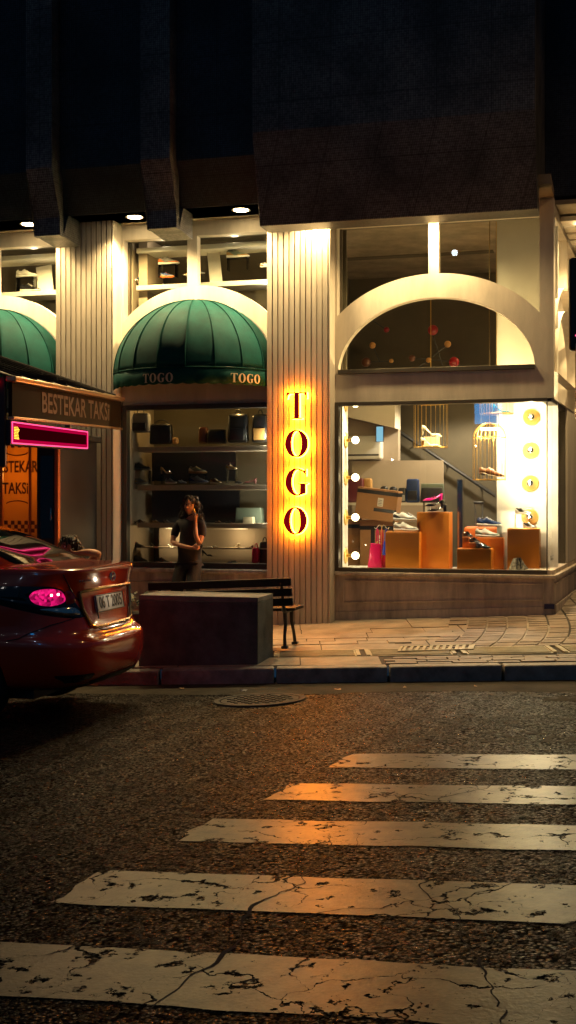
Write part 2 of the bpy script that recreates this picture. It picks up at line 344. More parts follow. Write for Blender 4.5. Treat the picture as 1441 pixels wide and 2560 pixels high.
# ------------------------------------------------------------------ mesh builder
class B:
    def __init__(s): s.v = []; s.f = []
    def add(s, vs, fs):
        o = len(s.v); s.v += [tuple(x) for x in vs]; s.f += [tuple(i + o for i in f) for f in fs]; return s
    def box(s, x0, x1, y0, y1, z0, z1):
        vs = [(x, y, z) for z in (z0, z1) for y in (y0, y1) for x in (x0, x1)]
        return s.add(vs, [(0, 2, 3, 1), (4, 5, 7, 6), (0, 1, 5, 4), (2, 6, 7, 3), (0, 4, 6, 2), (1, 3, 7, 5)])
    def rbox(s, x0, x1, y0, y1, z0, z1, r=.02, seg=3, taper=1.0):
        bm = bmesh.new(); bmesh.ops.create_cube(bm, size=1)
        for v in bm.verts:
            k = taper if v.co.z > 0 else 1
            v.co = Vector(((x0 + x1) / 2 + v.co.x * (x1 - x0) * k, (y0 + y1) / 2 + v.co.y * (y1 - y0) * k, (z0 + z1) / 2 + v.co.z * (z1 - z0)))
        bmesh.ops.bevel(bm, geom=bm.edges[:] + bm.verts[:], offset=r, segments=seg, affect='EDGES', profile=.5)
        bm.verts.index_update()
        s.add([v.co[:] for v in bm.verts], [[v.index for v in f.verts] for f in bm.faces]); bm.free(); return s
    def rings(s, rs, cap=True, closed=True):
        n = len(rs[0]); vs = [p for r in rs for p in r]; fs = []
        for i in range(len(rs) - 1):
            for j in range(n if closed else n - 1):
                a, b2 = i * n + j, i * n + (j + 1) % n
                fs.append((a, b2, b2 + n, a + n))
        if cap and closed:
            fs.append(tuple(range(n))[::-1]); fs.append(tuple((len(rs) - 1) * n + j for j in range(n)))
        return s.add(vs, fs)
    def tube(s, pts, r, n=8, cap=True):
        pts = [Vector(p) for p in pts]; rs = []
        rr = r if isinstance(r, (list, tuple)) else [r] * len(pts)
        up = None
        for i, p in enumerate(pts):
            d = (pts[min(i + 1, len(pts) - 1)] - pts[max(i - 1, 0)]).normalized()
            if up is None or abs(up.dot(d)) > .98:
                up = Vector((0, 0, 1)) if abs(d.z) < .9 else Vector((1, 0, 0))
            a = d.cross(up).normalized(); b2 = a.cross(d).normalized(); up = b2
            rs.append([p + a * rr[i] * math.cos(t * 2 * math.pi / n) + b2 * rr[i] * math.sin(t * 2 * math.pi / n) for t in range(n)])
        return s.rings(rs, cap)
    def cyl(s, c, axis, r, h, n=24, r2=None):
        c = Vector(c); a = Vector(axis).normalized()
        return s.tube([c, c + a * h], [r, r if r2 is None else r2], n)
    def ball(s, c, r, n=14, m=9, sc=(1, 1, 1)):
        rs = []
        for i in range(1, m):
            t = math.pi * i / m
            rs.append([(c[0] + r * sc[0] * math.sin(t) * math.cos(2 * math.pi * j / n), c[1] + r * sc[1] * math.sin(t) * math.sin(2 * math.pi * j / n), c[2] - r * sc[2] * math.cos(t)) for j in range(n)])
        return s.rings(rs)
    def prism(s, poly, y0, y1):
        """polygon in (x,z) extruded along y"""
        n = len(poly)
        vs = [(x, y0, z) for x, z in poly] + [(x, y1, z) for x, z in poly]
        fs = [tuple(range(n)), tuple(range(2 * n - 1, n - 1, -1))] + [(i, i + n, (i + 1) % n + n, (i + 1) % n) for i in range(n)]
        return s.add(vs, fs)
    def plan(s, poly, z0, z1):
        n = len(poly)
        vs = [(x, y, z0) for x, y in poly] + [(x, y, z1) for x, y in poly]
        fs = [tuple(range(n - 1, -1, -1)), tuple(range(n, 2 * n))] + [(i, (i + 1) % n, (i + 1) % n + n, i + n) for i in range(n)]
        return s.add(vs, fs)
    def disc(s, c, axis, r, n=24):
        return s.cyl(c, axis, r, .004, n)
    def xf(s, mtx):
        s.v = [tuple(mtx @ Vector(p)) for p in s.v]; return s
    def join(s, o): return s.add(o.v, o.f)
    def build(s, name, m, parent=None, smooth=35, bevel=0, label=None, seg=2):
        me = bpy.data.meshes.new(name); me.from_pydata(s.v, [], s.f); me.validate(); me.update()
        bm = bmesh.new(); bm.from_mesh(me); bmesh.ops.recalc_face_normals(bm, faces=bm.faces); bm.to_mesh(me); bm.free()
        return link(name, me, m, parent, smooth, bevel, label, seg)

def link(name, me, m, parent=None, smooth=35, bevel=0, label=None, seg=2):
    me.materials.clear(); me.materials.append(m if not isinstance(m, str) else M[m])
    if smooth is not None:
        me.polygons.foreach_set('use_smooth', [True] * len(me.polygons)); me.set_sharp_from_angle(angle=R(smooth))
    o = bpy.data.objects.new(name, me); COL.objects.link(o)
    if parent is not None: o.parent = parent
    if bevel:
        b = o.modifiers.new('bevel', 'BEVEL'); b.width = bevel; b.segments = seg; b.limit_method = 'ANGLE'; b.angle_limit = R(40)
    if label: o['label'] = label
    return o

def tag(o, label=None, cat=None, group=None, kind=None):
    if label: o['label'] = label
    if cat: o['category'] = cat
    if group: o['group'] = group
    if kind: o['kind'] = kind
    return o

def empty(name, loc, rz=0, label=None, cat=None, group=None, scale=1.0):
    o = bpy.data.objects.new(name, None); COL.objects.link(o); o.empty_display_size = .1
    o.location = loc; o.rotation_euler = (0, 0, rz); o.scale = (scale,) * 3
    return tag(o, label, cat, group)

def thing(name, u, v, z, label, cat, group=None, rz=0, scale=1.0):
    return empty(name, W(u, v, z), -TH + rz, label, cat, group, scale)

def dup(root, loc, rz, label=None, group=None, scale=None):
    r = root.copy(); COL.objects.link(r); r.location = loc; r.rotation_euler = (0, 0, rz)
    if scale: r.scale = (scale,) * 3
    if label: r['label'] = label
    if group: r['group'] = group
    for ch in list(root.children):
        c = ch.copy(); COL.objects.link(c); c.parent = r
        for g in ch.children:
            d = g.copy(); COL.objects.link(d); d.parent = c
    return r

def lamp(name, loc, col, power, radius=.05, parent=None, kind='POINT', rot=None, spot=None, blend=.5, size=None, sizey=None):
    l = bpy.data.lights.new(name, kind); l.color = col; l.energy = power
    if kind == 'AREA':
        l.shape = 'RECTANGLE'; l.size = size; l.size_y = sizey or size
    else: l.shadow_soft_size = radius
    if kind == 'SPOT': l.spot_size = R(spot); l.spot_blend = blend
    o = bpy.data.objects.new(name, l); COL.objects.link(o); o.location = loc
    if rot: o.rotation_euler = rot
    if parent is not None: o.parent = parent
    return o

# ---- shapes with holes (2D curve fill), local x = u, y -> z, thickness along v
def fill_mesh(loops, thick, fn=None, splines_closed=True):
    cu = bpy.data.curves.new('c', 'CURVE'); cu.dimensions = '2D'; cu.fill_mode = 'BOTH'; cu.extrude = thick / 2
    for lp in loops:
        sp = cu.splines.new('POLY'); sp.points.add(len(lp) - 1)
        for i, (x, y) in enumerate(lp): sp.points[i].co = (x, y, 0, 1)
        sp.use_cyclic_u = True
    return _to_mesh(cu, fn)
def _to_mesh(cu, fn):
    o = bpy.data.objects.new('tmp', cu); COL.objects.link(o)
    dg = bpy.context.evaluated_depsgraph_get(); dg.update()
    me = bpy.data.meshes.new_from_object(o.evaluated_get(dg))
    bpy.data.objects.remove(o); bpy.data.curves.remove(cu)
    for v in me.vertices:
        x, y, z = v.co
        v.co = fn(x, y, z) if fn else (x, -z, y)
    bm = bmesh.new(); bm.from_mesh(me); bmesh.ops.remove_doubles(bm, verts=bm.verts, dist=1e-5); bmesh.ops.recalc_face_normals(bm, faces=bm.faces); bm.to_mesh(me); bm.free()
    me.update(); return me
def text_mesh(body, size, fn=None, extrude=.002, bold=0.0, xs=1.0):
    cu = bpy.data.curves.new('t', 'FONT'); cu.body = body; cu.size = size; cu.extrude = extrude; cu.offset = bold
    cu.align_x = 'CENTER'; cu.align_y = 'CENTER'; cu.resolution_u = 3
    return _to_mesh(cu, fn or (lambda x, y, z: (x * xs, -z, y)))

def ell(cx, cz, a, b, t0, t1, n=40):
    return [(cx + a * math.cos(R(t0 + (t1 - t0) * i / n)), cz + b * math.sin(R(t0 + (t1 - t0) * i / n))) for i in range(n + 1)]

# serif capitals as loops in a unit box (height 1)
def glyph(ch):
    def E(cx, cy, a, b, n=36, t0=0, t1=360): return [(cx + a * math.cos(R(t0 + (t1 - t0) * i / n)), cy + b * math.sin(R(t0 + (t1 - t0) * i / n))) for i in range(n)]
    if ch == 'T':
        return [[(-.19, 0), (.21, 0), (.21, .03), (.10, .055), (.10, .95), (.26, .95), (.34, .88), (.36, .76), (.395, .76), (.385, 1), (-.375, 1), (-.385, .76), (-.35, .76), (-.33, .88), (-.25, .95), (-.09, .95), (-.09, .055), (-.19, .03)]], .78
    if ch == 'O':
        return [E(0, .5, .43, .52), E(0, .5, .2, .465)], .9
    if ch == 'G':
        out = [(.36, .72), (.36, .98), (.33, .98), (.29, .93)]
        out += [(0.02 + .44 * math.cos(R(t)), .5 + .52 * math.sin(R(t))) for t in range(62, 299, 8)]
        out += [(.3, .05), (.34, .10), (.34, .40), (.43, .43), (.43, .46), (.06, .46), (.06, .43), (.14, .40), (.14, .10)]
        out += [(.04 + .22 * math.cos(R(t)), .5 + .455 * math.sin(R(t))) for t in range(285, 69, -9)]
        out += [(.24, .88), (.31, .8), (.33, .72)]
        return [out], .9
def serif_word(word, h, gap, thick, fn):
    loops = []; x = 0
    ws = [glyph(c)[1] for c in word]; tot = sum(ws) * h + gap * (len(word) - 1)
    x = -tot / 2
    for c, wd in zip(word, ws):
        x += wd * h / 2
        loops += [[(x + px * h, py * h) for px, py in lp] for lp in glyph(c)[0]]
        x += wd * h / 2 + gap
    return fill_mesh(loops, thick, fn)
# ================================================================== GROUND
def grid_sheet(x0, x1, y0, y1, nx, ny, fn, ye_lo=None, ye_hi=None):
    b = B(); vs = []
    for j in range(ny + 1):
        for i in range(nx + 1):
            x = x0 + (x1 - x0) * i / nx; ye = y0 + (y1 - y0) * j / ny
            y = ye - TAN * x
            vs.append((x, y, fn(x, y)))
    fs = [(j * (nx + 1) + i, j * (nx + 1) + i + 1, (j + 1) * (nx + 1) + i + 1, (j + 1) * (nx + 1) + i) for j in range(ny) for i in range(nx)]
    b.add(vs, fs); return b
road = grid_sheet(-40, 40, -40, KERB + .5, 8, 104, road_z).build('road', 'asphalt'); tag(road, kind='structure')
# gutter strip of smoother concrete beside the kerb
gb = B(); vs = []; n = 240
for j, (ye0, amp) in enumerate(((11.35, .22), (11.7, 0), (KERB + .01, 0))):
    for i in range(n + 1):
        x = -14 + 28 * i / n; ye = ye0 + amp * noise.noise(Vector((x * .55, 3.3, j))) * 1.6 + amp * .25 * noise.noise(Vector((x * 4, 1, j)))
        vs.append((x, ye - TAN * x, road_z(x, ye - TAN * x) + .003))
gb.add(vs, [(j * (n + 1) + i, j * (n + 1) + i + 1, (j + 1) * (n + 1) + i + 1, (j + 1) * (n + 1) + i) for j in range(2) for i in range(n)])
tag(gb.build('gutter', 'gutter'), kind='structure')
# old repair patch and tar seams
pb = B(); n = 40
def blob_sheet(cx, cye, a, b_, seed, h):
    vs = [(cx, cye - TAN * cx, road_z(cx, cye - TAN * cx) + h)]
    for k in range(n):
        t = 2 * math.pi * k / n; r = 1 + .22 * noise.noise(Vector((math.cos(t) * 1.5, math.sin(t) * 1.5, seed)))
        x = cx + a * r * math.copysign(abs(math.cos(t)) ** .7, math.cos(t)); ye = cye + b_ * r * math.copysign(abs(math.sin(t)) ** .7, math.sin(t))
        vs.append((x, ye - TAN * x, road_z(x, ye - TAN * x) + h))
    return vs, [(0, 1 + k, 1 + (k + 1) % n) for k in range(n)]
for q in ((2.9, 10.9, .8, .16, 5, .0022),):
    pb.add(*blob_sheet(*q))
tag(pb.build('road_patch', 'gutter'), kind='structure')
sm = B()
for (x0, ye0, x1, sd) in ((-.9, 9.55, 1.9, 1), (.6, 11.2, 3.2, 4), (-3.2, 8.1, -1.2, 7)):
    m_ = 50; prev = None
    for i in range(m_ + 1):
        x = x0 + (x1 - x0) * i / m_; ye = ye0 + .16 * noise.noise(Vector((x * 1.1, sd, 0))) + .03 * noise.noise(Vector((x * 8, sd, 1))); wd = .008 + .012 * abs(noise.noise(Vector((x * 3, sd, 5))))
        cur = [(x, y_ - TAN * x, road_z(x, y_ - TAN * x) + .0045) for y_ in (ye - wd, ye + wd)]
        if prev: sm.add([prev[0], cur[0], cur[1], prev[1]], [(0, 1, 2, 3)])
        prev = cur
for (x0, ye0, dx, dy, L_, sd) in ((-.55, 3.7, .35, 1, 2.6, 2), (.75, 3.9, -.1, 1, 2.2, 6), (1.3, 5.0, .9, .7, 3.0, 9), (-1.2, 4.3, .9, .45, 2.2, 12), (.2, 6.3, .7, .8, 2.4, 15), (2.3, 6.6, -.3, 1, 1.8, 18)):
    m_ = 90; prev = None
    for i in range(m_ + 1):
        f = i / m_; nx = .16 * noise.noise(Vector((f * 5, sd, 0))) + .035 * noise.noise(Vector((f * 26, sd, 2)))
        x = x0 + dx * L_ * f + nx; ye = ye0 + dy * L_ * f + .16 * noise.noise(Vector((f * 5, sd, 7))) + .03 * noise.noise(Vector((f * 26, sd, 9)))
        wd = (.003 + .010 * max(0, noise.noise(Vector((f * 9, sd, 5))))) * min(1, 6 * (1 - f), 6 * f + .1)
        cur = [(xx_, y_ - TAN * xx_, road_z(xx_, y_ - TAN * xx_) + .0055) for xx_, y_ in ((x - wd, ye + wd * .5), (x + wd, ye - wd * .5))]
        if prev: sm.add([prev[0], cur[0], cur[1], prev[1]], [(0, 1, 2, 3)])
        prev = cur
tag(sm.build('road_seam', 'joint'), kind='structure')
ST = [  # Yeff ranges from the photograph's stripe edges; x of the left end
]
def yeff(px, py):
    x, y = G(px, py); return y + TAN * x
stripe_px = [((720, 2395), (720, 2537), (-2.6, -2.6), 0), ((720, 2193), (720, 2284), (250, 2178, 135, 2252), 0), ((720, 2052), (720, 2111), (530, 2050, 440, 2100), 0),
             ((800, 1961), (800, 2003), (735, 1960, 662, 2000), 0), ((900, 1886), (900, 1921), (880, 1886, 825, 1919), 0),
             ((1050, 1829), (1050, 1857), (1005, 1830, 948, 1855), 1), ((1150, 1792), (1150, 1807), (1090, 1793, 1055, 1807), 1), ((1300, 1732), (1300, 1749), (1225, 1733, 1205, 1749), 1)]
sl = ['nearest, widest and most cracked', 'second nearest', 'third nearest', 'fourth nearest', 'fifth, last of the bright ones', 'sixth, faded', 'seventh, faded', 'last, beside the kerb']
for i, (pt, pb, e, old) in enumerate(stripe_px):
    yb, yt = yeff(*pb), yeff(*pt)
    if len(e) == 2: xb, xt = e
    else:
        xt = G(e[0], e[1])[0]; xb = G(e[2], e[3])[0]
    b = B(); n = 60; rows = 6; vs = []
    rnd = random.Random(i)
    for r in range(rows + 1):
        f = r / rows
        x0 = xb + (xt - xb) * f + rnd.uniform(-.02, .02)
        for k in range(n + 1):
            x = x0 + (5.2 - x0) * k / n
            jit = 0
            if r in (0, rows): jit = (noise.noise(Vector((x * 2.3, i * 7.1, r))) * .022 + noise.noise(Vector((x * 9, i * 3.1, r))) * .010)
            ye = yb + (yt - yb) * f + jit; y = ye - TAN * x
            vs.append((x, y, road_z(x, y) + .004))
    fs = [(r * (n + 1) + k, r * (n + 1) + k + 1, (r + 1) * (n + 1) + k + 1, (r + 1) * (n + 1) + k) for r in range(rows) for k in range(n)]
    b.add(vs, fs)
    o = b.build('crosswalk_stripe', 'paint_old' if old else 'paint'); tag(o, kind='structure')

# kerb: stones with open joints
kerb = B(); xk = -16.0; rnd = random.Random(3)
kj = [G(px, 1674, lambda x, y: road_z(x, y) + KH)[0] for px in (688, 977, 1275)]
pts = sorted([-16 + i * 1.05 for i in range(13)] + kj + [kj[2] + 1.1 * i for i in range(1, 12)] + [kj[0] - 1.2])
for a, c in zip(pts[:-1], pts[1:]):
    if c - a < .3: continue
    dz = rnd.uniform(-.008, .008); dy = rnd.uniform(-.01, .01)
    g = .012
    p = [(a + g, KERB + dy), (c - g, KERB + dy), (c - g, KERB + .2), (a + g, KERB + .2)]
    vs = []
    for zz in (0, 1):
        for x, ye in p:
            y = ye - TAN * x; z0 = road_z(x, KERB - TAN * x)
            vs.append((x, y, z0 - .15 if zz == 0 else z0 + KH + dz))
    kerb.add(vs, [(3, 2, 1, 0), (4, 5, 6, 7), (0, 1, 5, 4), (1, 2, 6, 5), (2, 3, 7, 6), (3, 0, 4, 7)])
tag(kerb.build('kerb', 'kerb', smooth=None, bevel=.018, seg=3), kind='structure')
# pavement bed
def wzj(x, y): return walk_z(x, y) - .012
tag(grid_sheet(-30, 30, KERB + .15, KERB + 22, 10, 30, wzj).build('pavement_bed', 'joint'), kind='structure')
# paving units laid as real slabs
def slab_quad(b, cs, th=.03, dz=0):
    """cs: 4 (x, ye)"""
    vs = []
    for zz in (0, 1):
        for x, ye in cs:
            y = ye - TAN * x
            vs.append((x, y, walk_z(x, y) + dz - (th if zz == 0 else 0)))
    b.add(vs, [(3, 2, 1, 0), (4, 5, 6, 7), (0, 1, 5, 4), (1, 2, 6, 5), (2, 3, 7, 6), (3, 0, 4, 7)])
sl_b, bl_b, tc_b = B(), B(), B()
rnd = random.Random(11)
YT0, YT1 = 12.86, 13.32
XR = 1.55          # left edge of the block paving
# tactile strips: ribbed plates with end bars
x = -9.0
while x < 9:
    L_ = .98; g = .035
    slab_quad(tc_b, [(x + g, YT0), (x + L_ - g, YT0), (x + L_ - g, YT1), (x + g, YT1)], .03, -.004)
    for k in range(6):
        y0 = YT0 + .035 + k * .07
        slab_quad(tc_b, [(x + .09, y0), (x + L_ - .09, y0), (x + L_ - .09, y0 + .032), (x + .09, y0 + .032)], .01, .006)
    slab_quad(tc_b, [(x + .03, YT0 + .02), (x + .07, YT0 + .02), (x + .07, YT1 - .02), (x + .03, YT1 - .02)], .01, .006)
    slab_quad(tc_b, [(x + L_ - .07, YT0 + .02), (x + L_ - .03, YT0 + .02), (x + L_ - .03, YT1 - .02), (x + L_ - .07, YT1 - .02)], .01, .006)
    x += L_
# left: larger irregular slabs
def row(b, x0, x1, ya, yb2, lmin, lmax, g=.012, dzr=.005):
    x = x0
    while x < x1:
        l = rnd.uniform(lmin, lmax); e = min(x + l, x1)
        if e - x > .05:
            dz = rnd.uniform(-dzr, dzr)
            slab_quad(b, [(x + g / 2, ya + g / 2), (e - g / 2, ya + g / 2), (e - g / 2, yb2 - g / 2), (x + g / 2, yb2 - g / 2)], .03, dz)
        x = e
row(sl_b, -12, .95, KERB + .21, YT0 - .01, .9, 1.5)
for k, (a, c, l0, l1) in enumerate([(YT1 + .01, 13.75, .9, 1.6), (13.75, 13.98, .25, .45), (13.98, 14.2, .25, .45), (14.2, 14.62, .8, 1.3), (14.62, 15.0, .6, 1.4), (15.0, 16.1, .8, 1.6)]):
    row(sl_b, -12, XR + (.4 if k in (3, 4, 5) else -.35 + k * .2), a, c, l0, l1)
for k in range(4):
    x = XR - .5
    a_ = YT1 + .02 + k * .68
    while x < XR + 1.5:
        slab_quad(sl_b, [(x + .006, a_), (x + .5, a_), (x + .5, a_ + .66), (x + .006, a_ + .66)], .03, -.0105); x += .51
# right: small blocks between kerb and tactile strip (running bond)
for k in range(4):
    ya = KERB + .21 + k * .108
    row(bl_b, .98 + (k % 2) * .1, 12, ya, ya + .108, .3, .34, .018, .006)
# right: curved courses running away from the kerb
for c in range(-2, 46):
    cx0 = XR + .12 + c * .232
    for r in range(0, 60):
        ya = YT1 + .015 + r * .098
        if ya > KERB + 7.5: break
        def off(yy): d = yy - YT1; return .42 * (1 - math.exp(-d * .8)) + .10 * d
        xa, xb_ = cx0 + off(ya), cx0 + off(ya + .098)
        if xa < XR + .05 + (.35 if 14.2 < ya < 16 else 0) or xa > 11: continue
        dz = rnd.uniform(-.004, .004)
        slab_quad(bl_b, [(xa + .012, ya + .005), (xa + .220, ya + .005), (xb_ + .220, ya + .093), (xb_ + .012, ya + .093)], .03, dz)
tag(sl_b.build('pavement', 'slab', smooth=None), kind='structure')
tag(bl_b.build('pavement', 'slab2', smooth=None), kind='structure')
tag(tc_b.build('pavement', 'tactile', smooth=None), kind='structure')

# drain grate in the pavement
gx, gy = G(1092, 1622, walk_z)
dr = B()
for k in range(11):
    dr.box(-.36 + k * .07, -.325 + k * .07, -.15, .15, 0, .012)
dr.box(-.4, .4, -.18, -.15, 0, .014).box(-.4, .4, .15, .18, 0, .014).box(-.4, -.37, -.15, .15, 0, .014).box(.375, .4, -.15, .15, 0, .014)
o = dr.build('drain_grate', 'tactile'); o.location = (gx, gy, walk_z(gx, gy) + .001); o.rotation_euler = (R(1.3), -R(3), -TH + R(4))
tag(o, 'pale slotted drain grate set into the paving blocks', 'drain grate')

# manhole cover
mx_, my_ = G(650, 1751)
mh = empty('manhole_cover', (mx_, my_, road_z(mx_, my_) + .003), -TH, 'round cast iron manhole cover sunk in the road near the kerb', 'manhole cover')
b = B(); b.cyl((0, 0, -.02), (0, 0, 1), .40, .026, 48)
for i in range(-6, 7):
    for j in range(-6, 7):
        if i * i + j * j < 40 and (i + j) % 2 == 0: b.box(i * .055 - .02, i * .055 + .02, j * .055 - .012, j * .055 + .012, .005, .014)
b.build('lid', 'manhole', mh)
b = B(); n = 48
rs = []
for rr, zz in ((.42, -.02), (.42, .008), (.47, .010), (.48, -.02)):
    rs.append([(rr * math.cos(2 * math.pi * k / n), rr * math.sin(2 * math.pi * k / n), zz) for k in range(n)])
b.rings(rs, cap=False).build('rim', 'manhole', mh)
mh.rotation_euler = (R(-1.1), R(-3), -TH); mh.scale = (.9, .9, 1)

# litter
for (px, py, s, lab, m) in ((610, 1730, .05, 'small white crumpled paper scrap lying on the road near the manhole', 'paper'), (230, 1716, .09, 'pale dry leaf lying at the foot of the kerb behind the taxi', 'tan')):
    x, y = G(px, py); b = B(); r2 = random.Random(px)
    vs = [(s * math.cos(t) * r2.uniform(.5, 1), s * .5 * math.sin(t) * r2.uniform(.6, 1), r2.uniform(.002, .018)) for t in [k * .7 for k in range(9)]] + [(0, 0, .022)]
    b.add(vs, [(k, (k + 1) % 9, 9) for k in range(9)])
    o = b.build('litter', m); o.location = (x, y, road_z(x, y) + .004); tag(o, lab, 'litter')

r_ = random.Random(21)
LT = ['curled dry leaf in the gutter, %s']
spots_ = [(1012, 1722, 'right of the manhole'), (455, 1724, 'left of the manhole'), (1190, 1719, 'near the faded stripes'), (845, 1727, 'below the fluted lettered pier')]
for px, py, wh in spots_:
    x, y = G(px, py); b = B(); s = r_.uniform(.03, .05)
    vs = [(s * math.cos(t) * (1 if k % 2 else .55), s * .45 * math.sin(t), .006 + .018 * abs(math.cos(t)) * (k % 3) / 2) for k, t in enumerate([k * .785 for k in range(8)])] + [(0, 0, .006)]
    b.add(vs, [(k, (k + 1) % 8, 8) for k in range(8)])
    o = b.build('dry_leaf', 'tan'); o.location = (x, y, road_z(x, y) + .006); o.rotation_euler = (0, 0, r_.uniform(0, 6)); tag(o, LT[0] % wh, 'leaf', 'dry leaves in the gutter')
# ================================================================== BUILDING
bld = empty('corner_building', (0, YF, 0), -TH, 'dark mosaic clad corner building with cream fluted piers and arched shop front', 'building')
ZS = 5.51
PIERS = [(-6.32, -5.47), (-3.303, -2.456), (-.284, .558)]
UC, VP_ = 3.363, .30
DS = (.0615, .998)
def pier(u0, u1):
    zb = min(wz(u0, 0), wz(u1, 0)) - .06
    n = 11; p = (u1 - u0 - .02) / n; poly = []
    poly.append((u0, .75)); 
    x = u0
    poly.append((u0, 0))
    for k in range(n):
        xa = u0 + .005 + k * p
        poly += [(xa + p * .78, 0), (xa + p * .82, .026), (xa + p * .98, .026), (xa + p * 1.02, 0)]
    poly += [(u1, 0), (u1, .75)]
    return B().plan(poly, zb, ZS)
for a, c in PIERS: pier(a, c).build('fluted_pier', 'plaster', bld, smooth=None)

def fmap(th0):   # curve (x,y,z) -> (u, v, z) centred on v = th0
    return lambda x, y, z: (x, th0 - z, y)

def arch_panel(u0, u1, cu, a_in, a_out, zsill, zlint, ztop, mull, uR=None, top_open=5.30):
    """wall with a half-ellipse opening, two upper panes above the arch band"""
    h_in, h_out = .955, 1.265
    z0 = zsill + .02
    loops = [[(u0, zlint), (u1, zlint), (u1, ztop), (u0, ztop)]]
    loops.append(ell(cu, z0, a_in, h_in, 0, 180, 48))
    uL = u0 + .03; uR = uR if uR else u1 - .03
    def band(us):
        out = []
        for i in range(25):
            u = us[0] + (us[1] - us[0]) * i / 24; d = (u - cu) / a_out
            out.append((u, z0 + h_out * math.sqrt(max(0, 1 - d * d))))
        return out
    loops.append(band((uL, mull[0])) + [(mull[0], top_open), (uL, top_open)])
    loops.append(band((mull[1], uR)) + [(uR, top_open), (mull[1], top_open)])
    return loops
LPB = arch_panel(.558, UC, 1.865, 1.27, 1.60, 3.345, 3.0, ZS, (1.79, 1.925), uR=3.19)
link('arch_panel', fill_mesh(LPB, .14, fmap(VP_ + .07)), 'plaster', bld, smooth=30)
LPA = arch_panel(-2.456, -.284, -1.38, 1.0, 1.37, 3.345, 3.06, ZS, (-1.50, -1.36))
link('arch_panel', fill_mesh(LPA, .14, fmap(VP_ + .07)), 'plaster', bld, smooth=30)
LP0 = [[(x - 3.017, z) for x, z in lp] for lp in LPA]
link('arch_panel', fill_mesh(LP0, .14, fmap(VP_ + .07)), 'plaster', bld, smooth=30)
# side facade
def smap(off): # local s along the side wall
    def f(x, y, z):
        return (UC + DS[0] * x - DS[1] * (z + off), VP_ + DS[1] * x + DS[0] * (z + off), y)
    return f
LPS = [[(x, z) for x, z in lp] for lp in arch_panel(0.001, 3.2, 1.75, 1.35, 1.7, 3.345, 3.0, ZS, (1.62, 1.76), uR=3.1)]
LPS[2] = [(max(x, .18), z) for x, z in LPS[2]]
link('side_arch_panel', fill_mesh(LPS, .14, smap(.07)), 'plaster', bld, smooth=30)
def side_box(s0, s1, o0, o1, z0, z1):
    f = smap(0); vs = []
    for z in (z0, z1):
        for s_, o_ in ((s0, o0), (s1, o0), (s1, o1), (s0, o1)): vs.append(f(s_, z, o_))
    return B().add(vs, [(3, 2, 1, 0), (4, 5, 6, 7), (0, 1, 5, 4), (1, 2, 6, 5), (2, 3, 7, 6), (3, 0, 4, 7)])
side_box(3.2, 9, 0, .35, -.1, ZS).build('side_wall', 'plaster', bld, smooth=None)
side_box(1.75, 3.2, 0.004, .2, .85, 3.0).build('side_wall', 'plaster', bld, smooth=None)

# transom sills of the arches (dark flashing)
for uu, nm in ((-1.38, .995), (1.865, 1.265), (-4.397, .995)):
    B().box(uu - nm, uu + nm, .27, .40, 3.368, 3.425).build('arch_sill', 'bronze', bld, bevel=.004)
# glass of the arches and of the panes
def glasspane(u0, u1, z0, z1, v, parent=bld, name='glass', m='glass'):
    return B().box(u0, u1, v, v + .008, z0, z1).build(name, m, parent, smooth=None)
for a, c in ((-5.47, -3.303), (-2.456, -.284), (.558, 3.30)):
    wdw = B()
    wdw.box(a + .02, a + .06, .44, .5, 3.4, 5.34).box(c - .06, c - .02, .44, .5, 3.4, 5.34).box(a + .06, c - .06, .44, .5, 5.30, 5.34)
    wf = wdw.build('upper_window_frame', 'bronze', bld, smooth=None)
    glasspane(a + .04, c - .04, 3.43, 5.32, .465, wf, 'glass', 'glass_up')
# lower window B: frame with sub-part glass, corner of two panes
wfB = B().box(.562, .612, .27, .42, .79, 3.0).box(.612, 3.285, .27, .42, .785, .835).box(.612, 3.285, .27, .42, 2.955, 3.0).box(3.272, 3.288, .33, .36, .835, 2.955).build('window_frame', 'bronze', bld, bevel=.004)
B().box(.612, 3.28, .345, .353, .835, 2.955).build('glass', 'glass', wfB, smooth=None)
s_ = side_box(.05, 1.7, .085, .093, .835, 2.955).build('glass', 'glass_side', wfB, smooth=None)
sf = side_box(.04, 1.75, .03, .15, .785, .835).join(side_box(.04, 1.75, .03, .15, 2.955, 3.0)).join(side_box(1.70, 1.75, .03, .15, .835, 2.955)).build('side_window_frame', 'bronze', bld, bevel=.004)
# url lettering on the side glass
me = text_mesh('TOGO.COM.TR', .085, None, .001, 0)
for vv in me.vertices:
    x, y, z = vv.co; p = smap(0)(.62 + x, z + .97, .078); vv.co = (p[0] , p[1], p[2])
link('window_lettering', me, 'ink', bld, smooth=None)
# lower windows A and 0
for du in (0, -3.017):
    wfA = B().box(-2.44 + du, -2.375 + du, .27, .40, .80, 3.02).box(-.349 + du, -.284 + du, .27, .40, .80, 3.02).box(-2.375 + du, -.349 + du, .27, .40, .80, .87).box(-2.375 + du, -.349 + du, .27, .40, 2.955, 3.02).build('window_frame', 'frame', bld, bevel=.004)
    B().box(-2.375 + du, -.349 + du, .335, .343, .87, 2.955).build('glass', 'glass_dim', wfA, smooth=None)
    # plinth wall and ledge
    B().box(-2.456 + du, -.284 + du, .30, .60, -.5, .80).build('dado', 'dado', bld, smooth=None)
    B().box(-2.452 + du, -.288 + du, .20, .30, .735, .79).build('ledge', 'dado', bld, bevel=.012)
    B().box(-2.45 + du, -.29 + du, .27, .30, .60, .62).build('moulding', 'dado', bld, bevel=.006)
    B().box(-2.44 + du, -.29 + du, .30, .38, 3.022, 3.058).build('lintel_strip', 'plaster', bld)
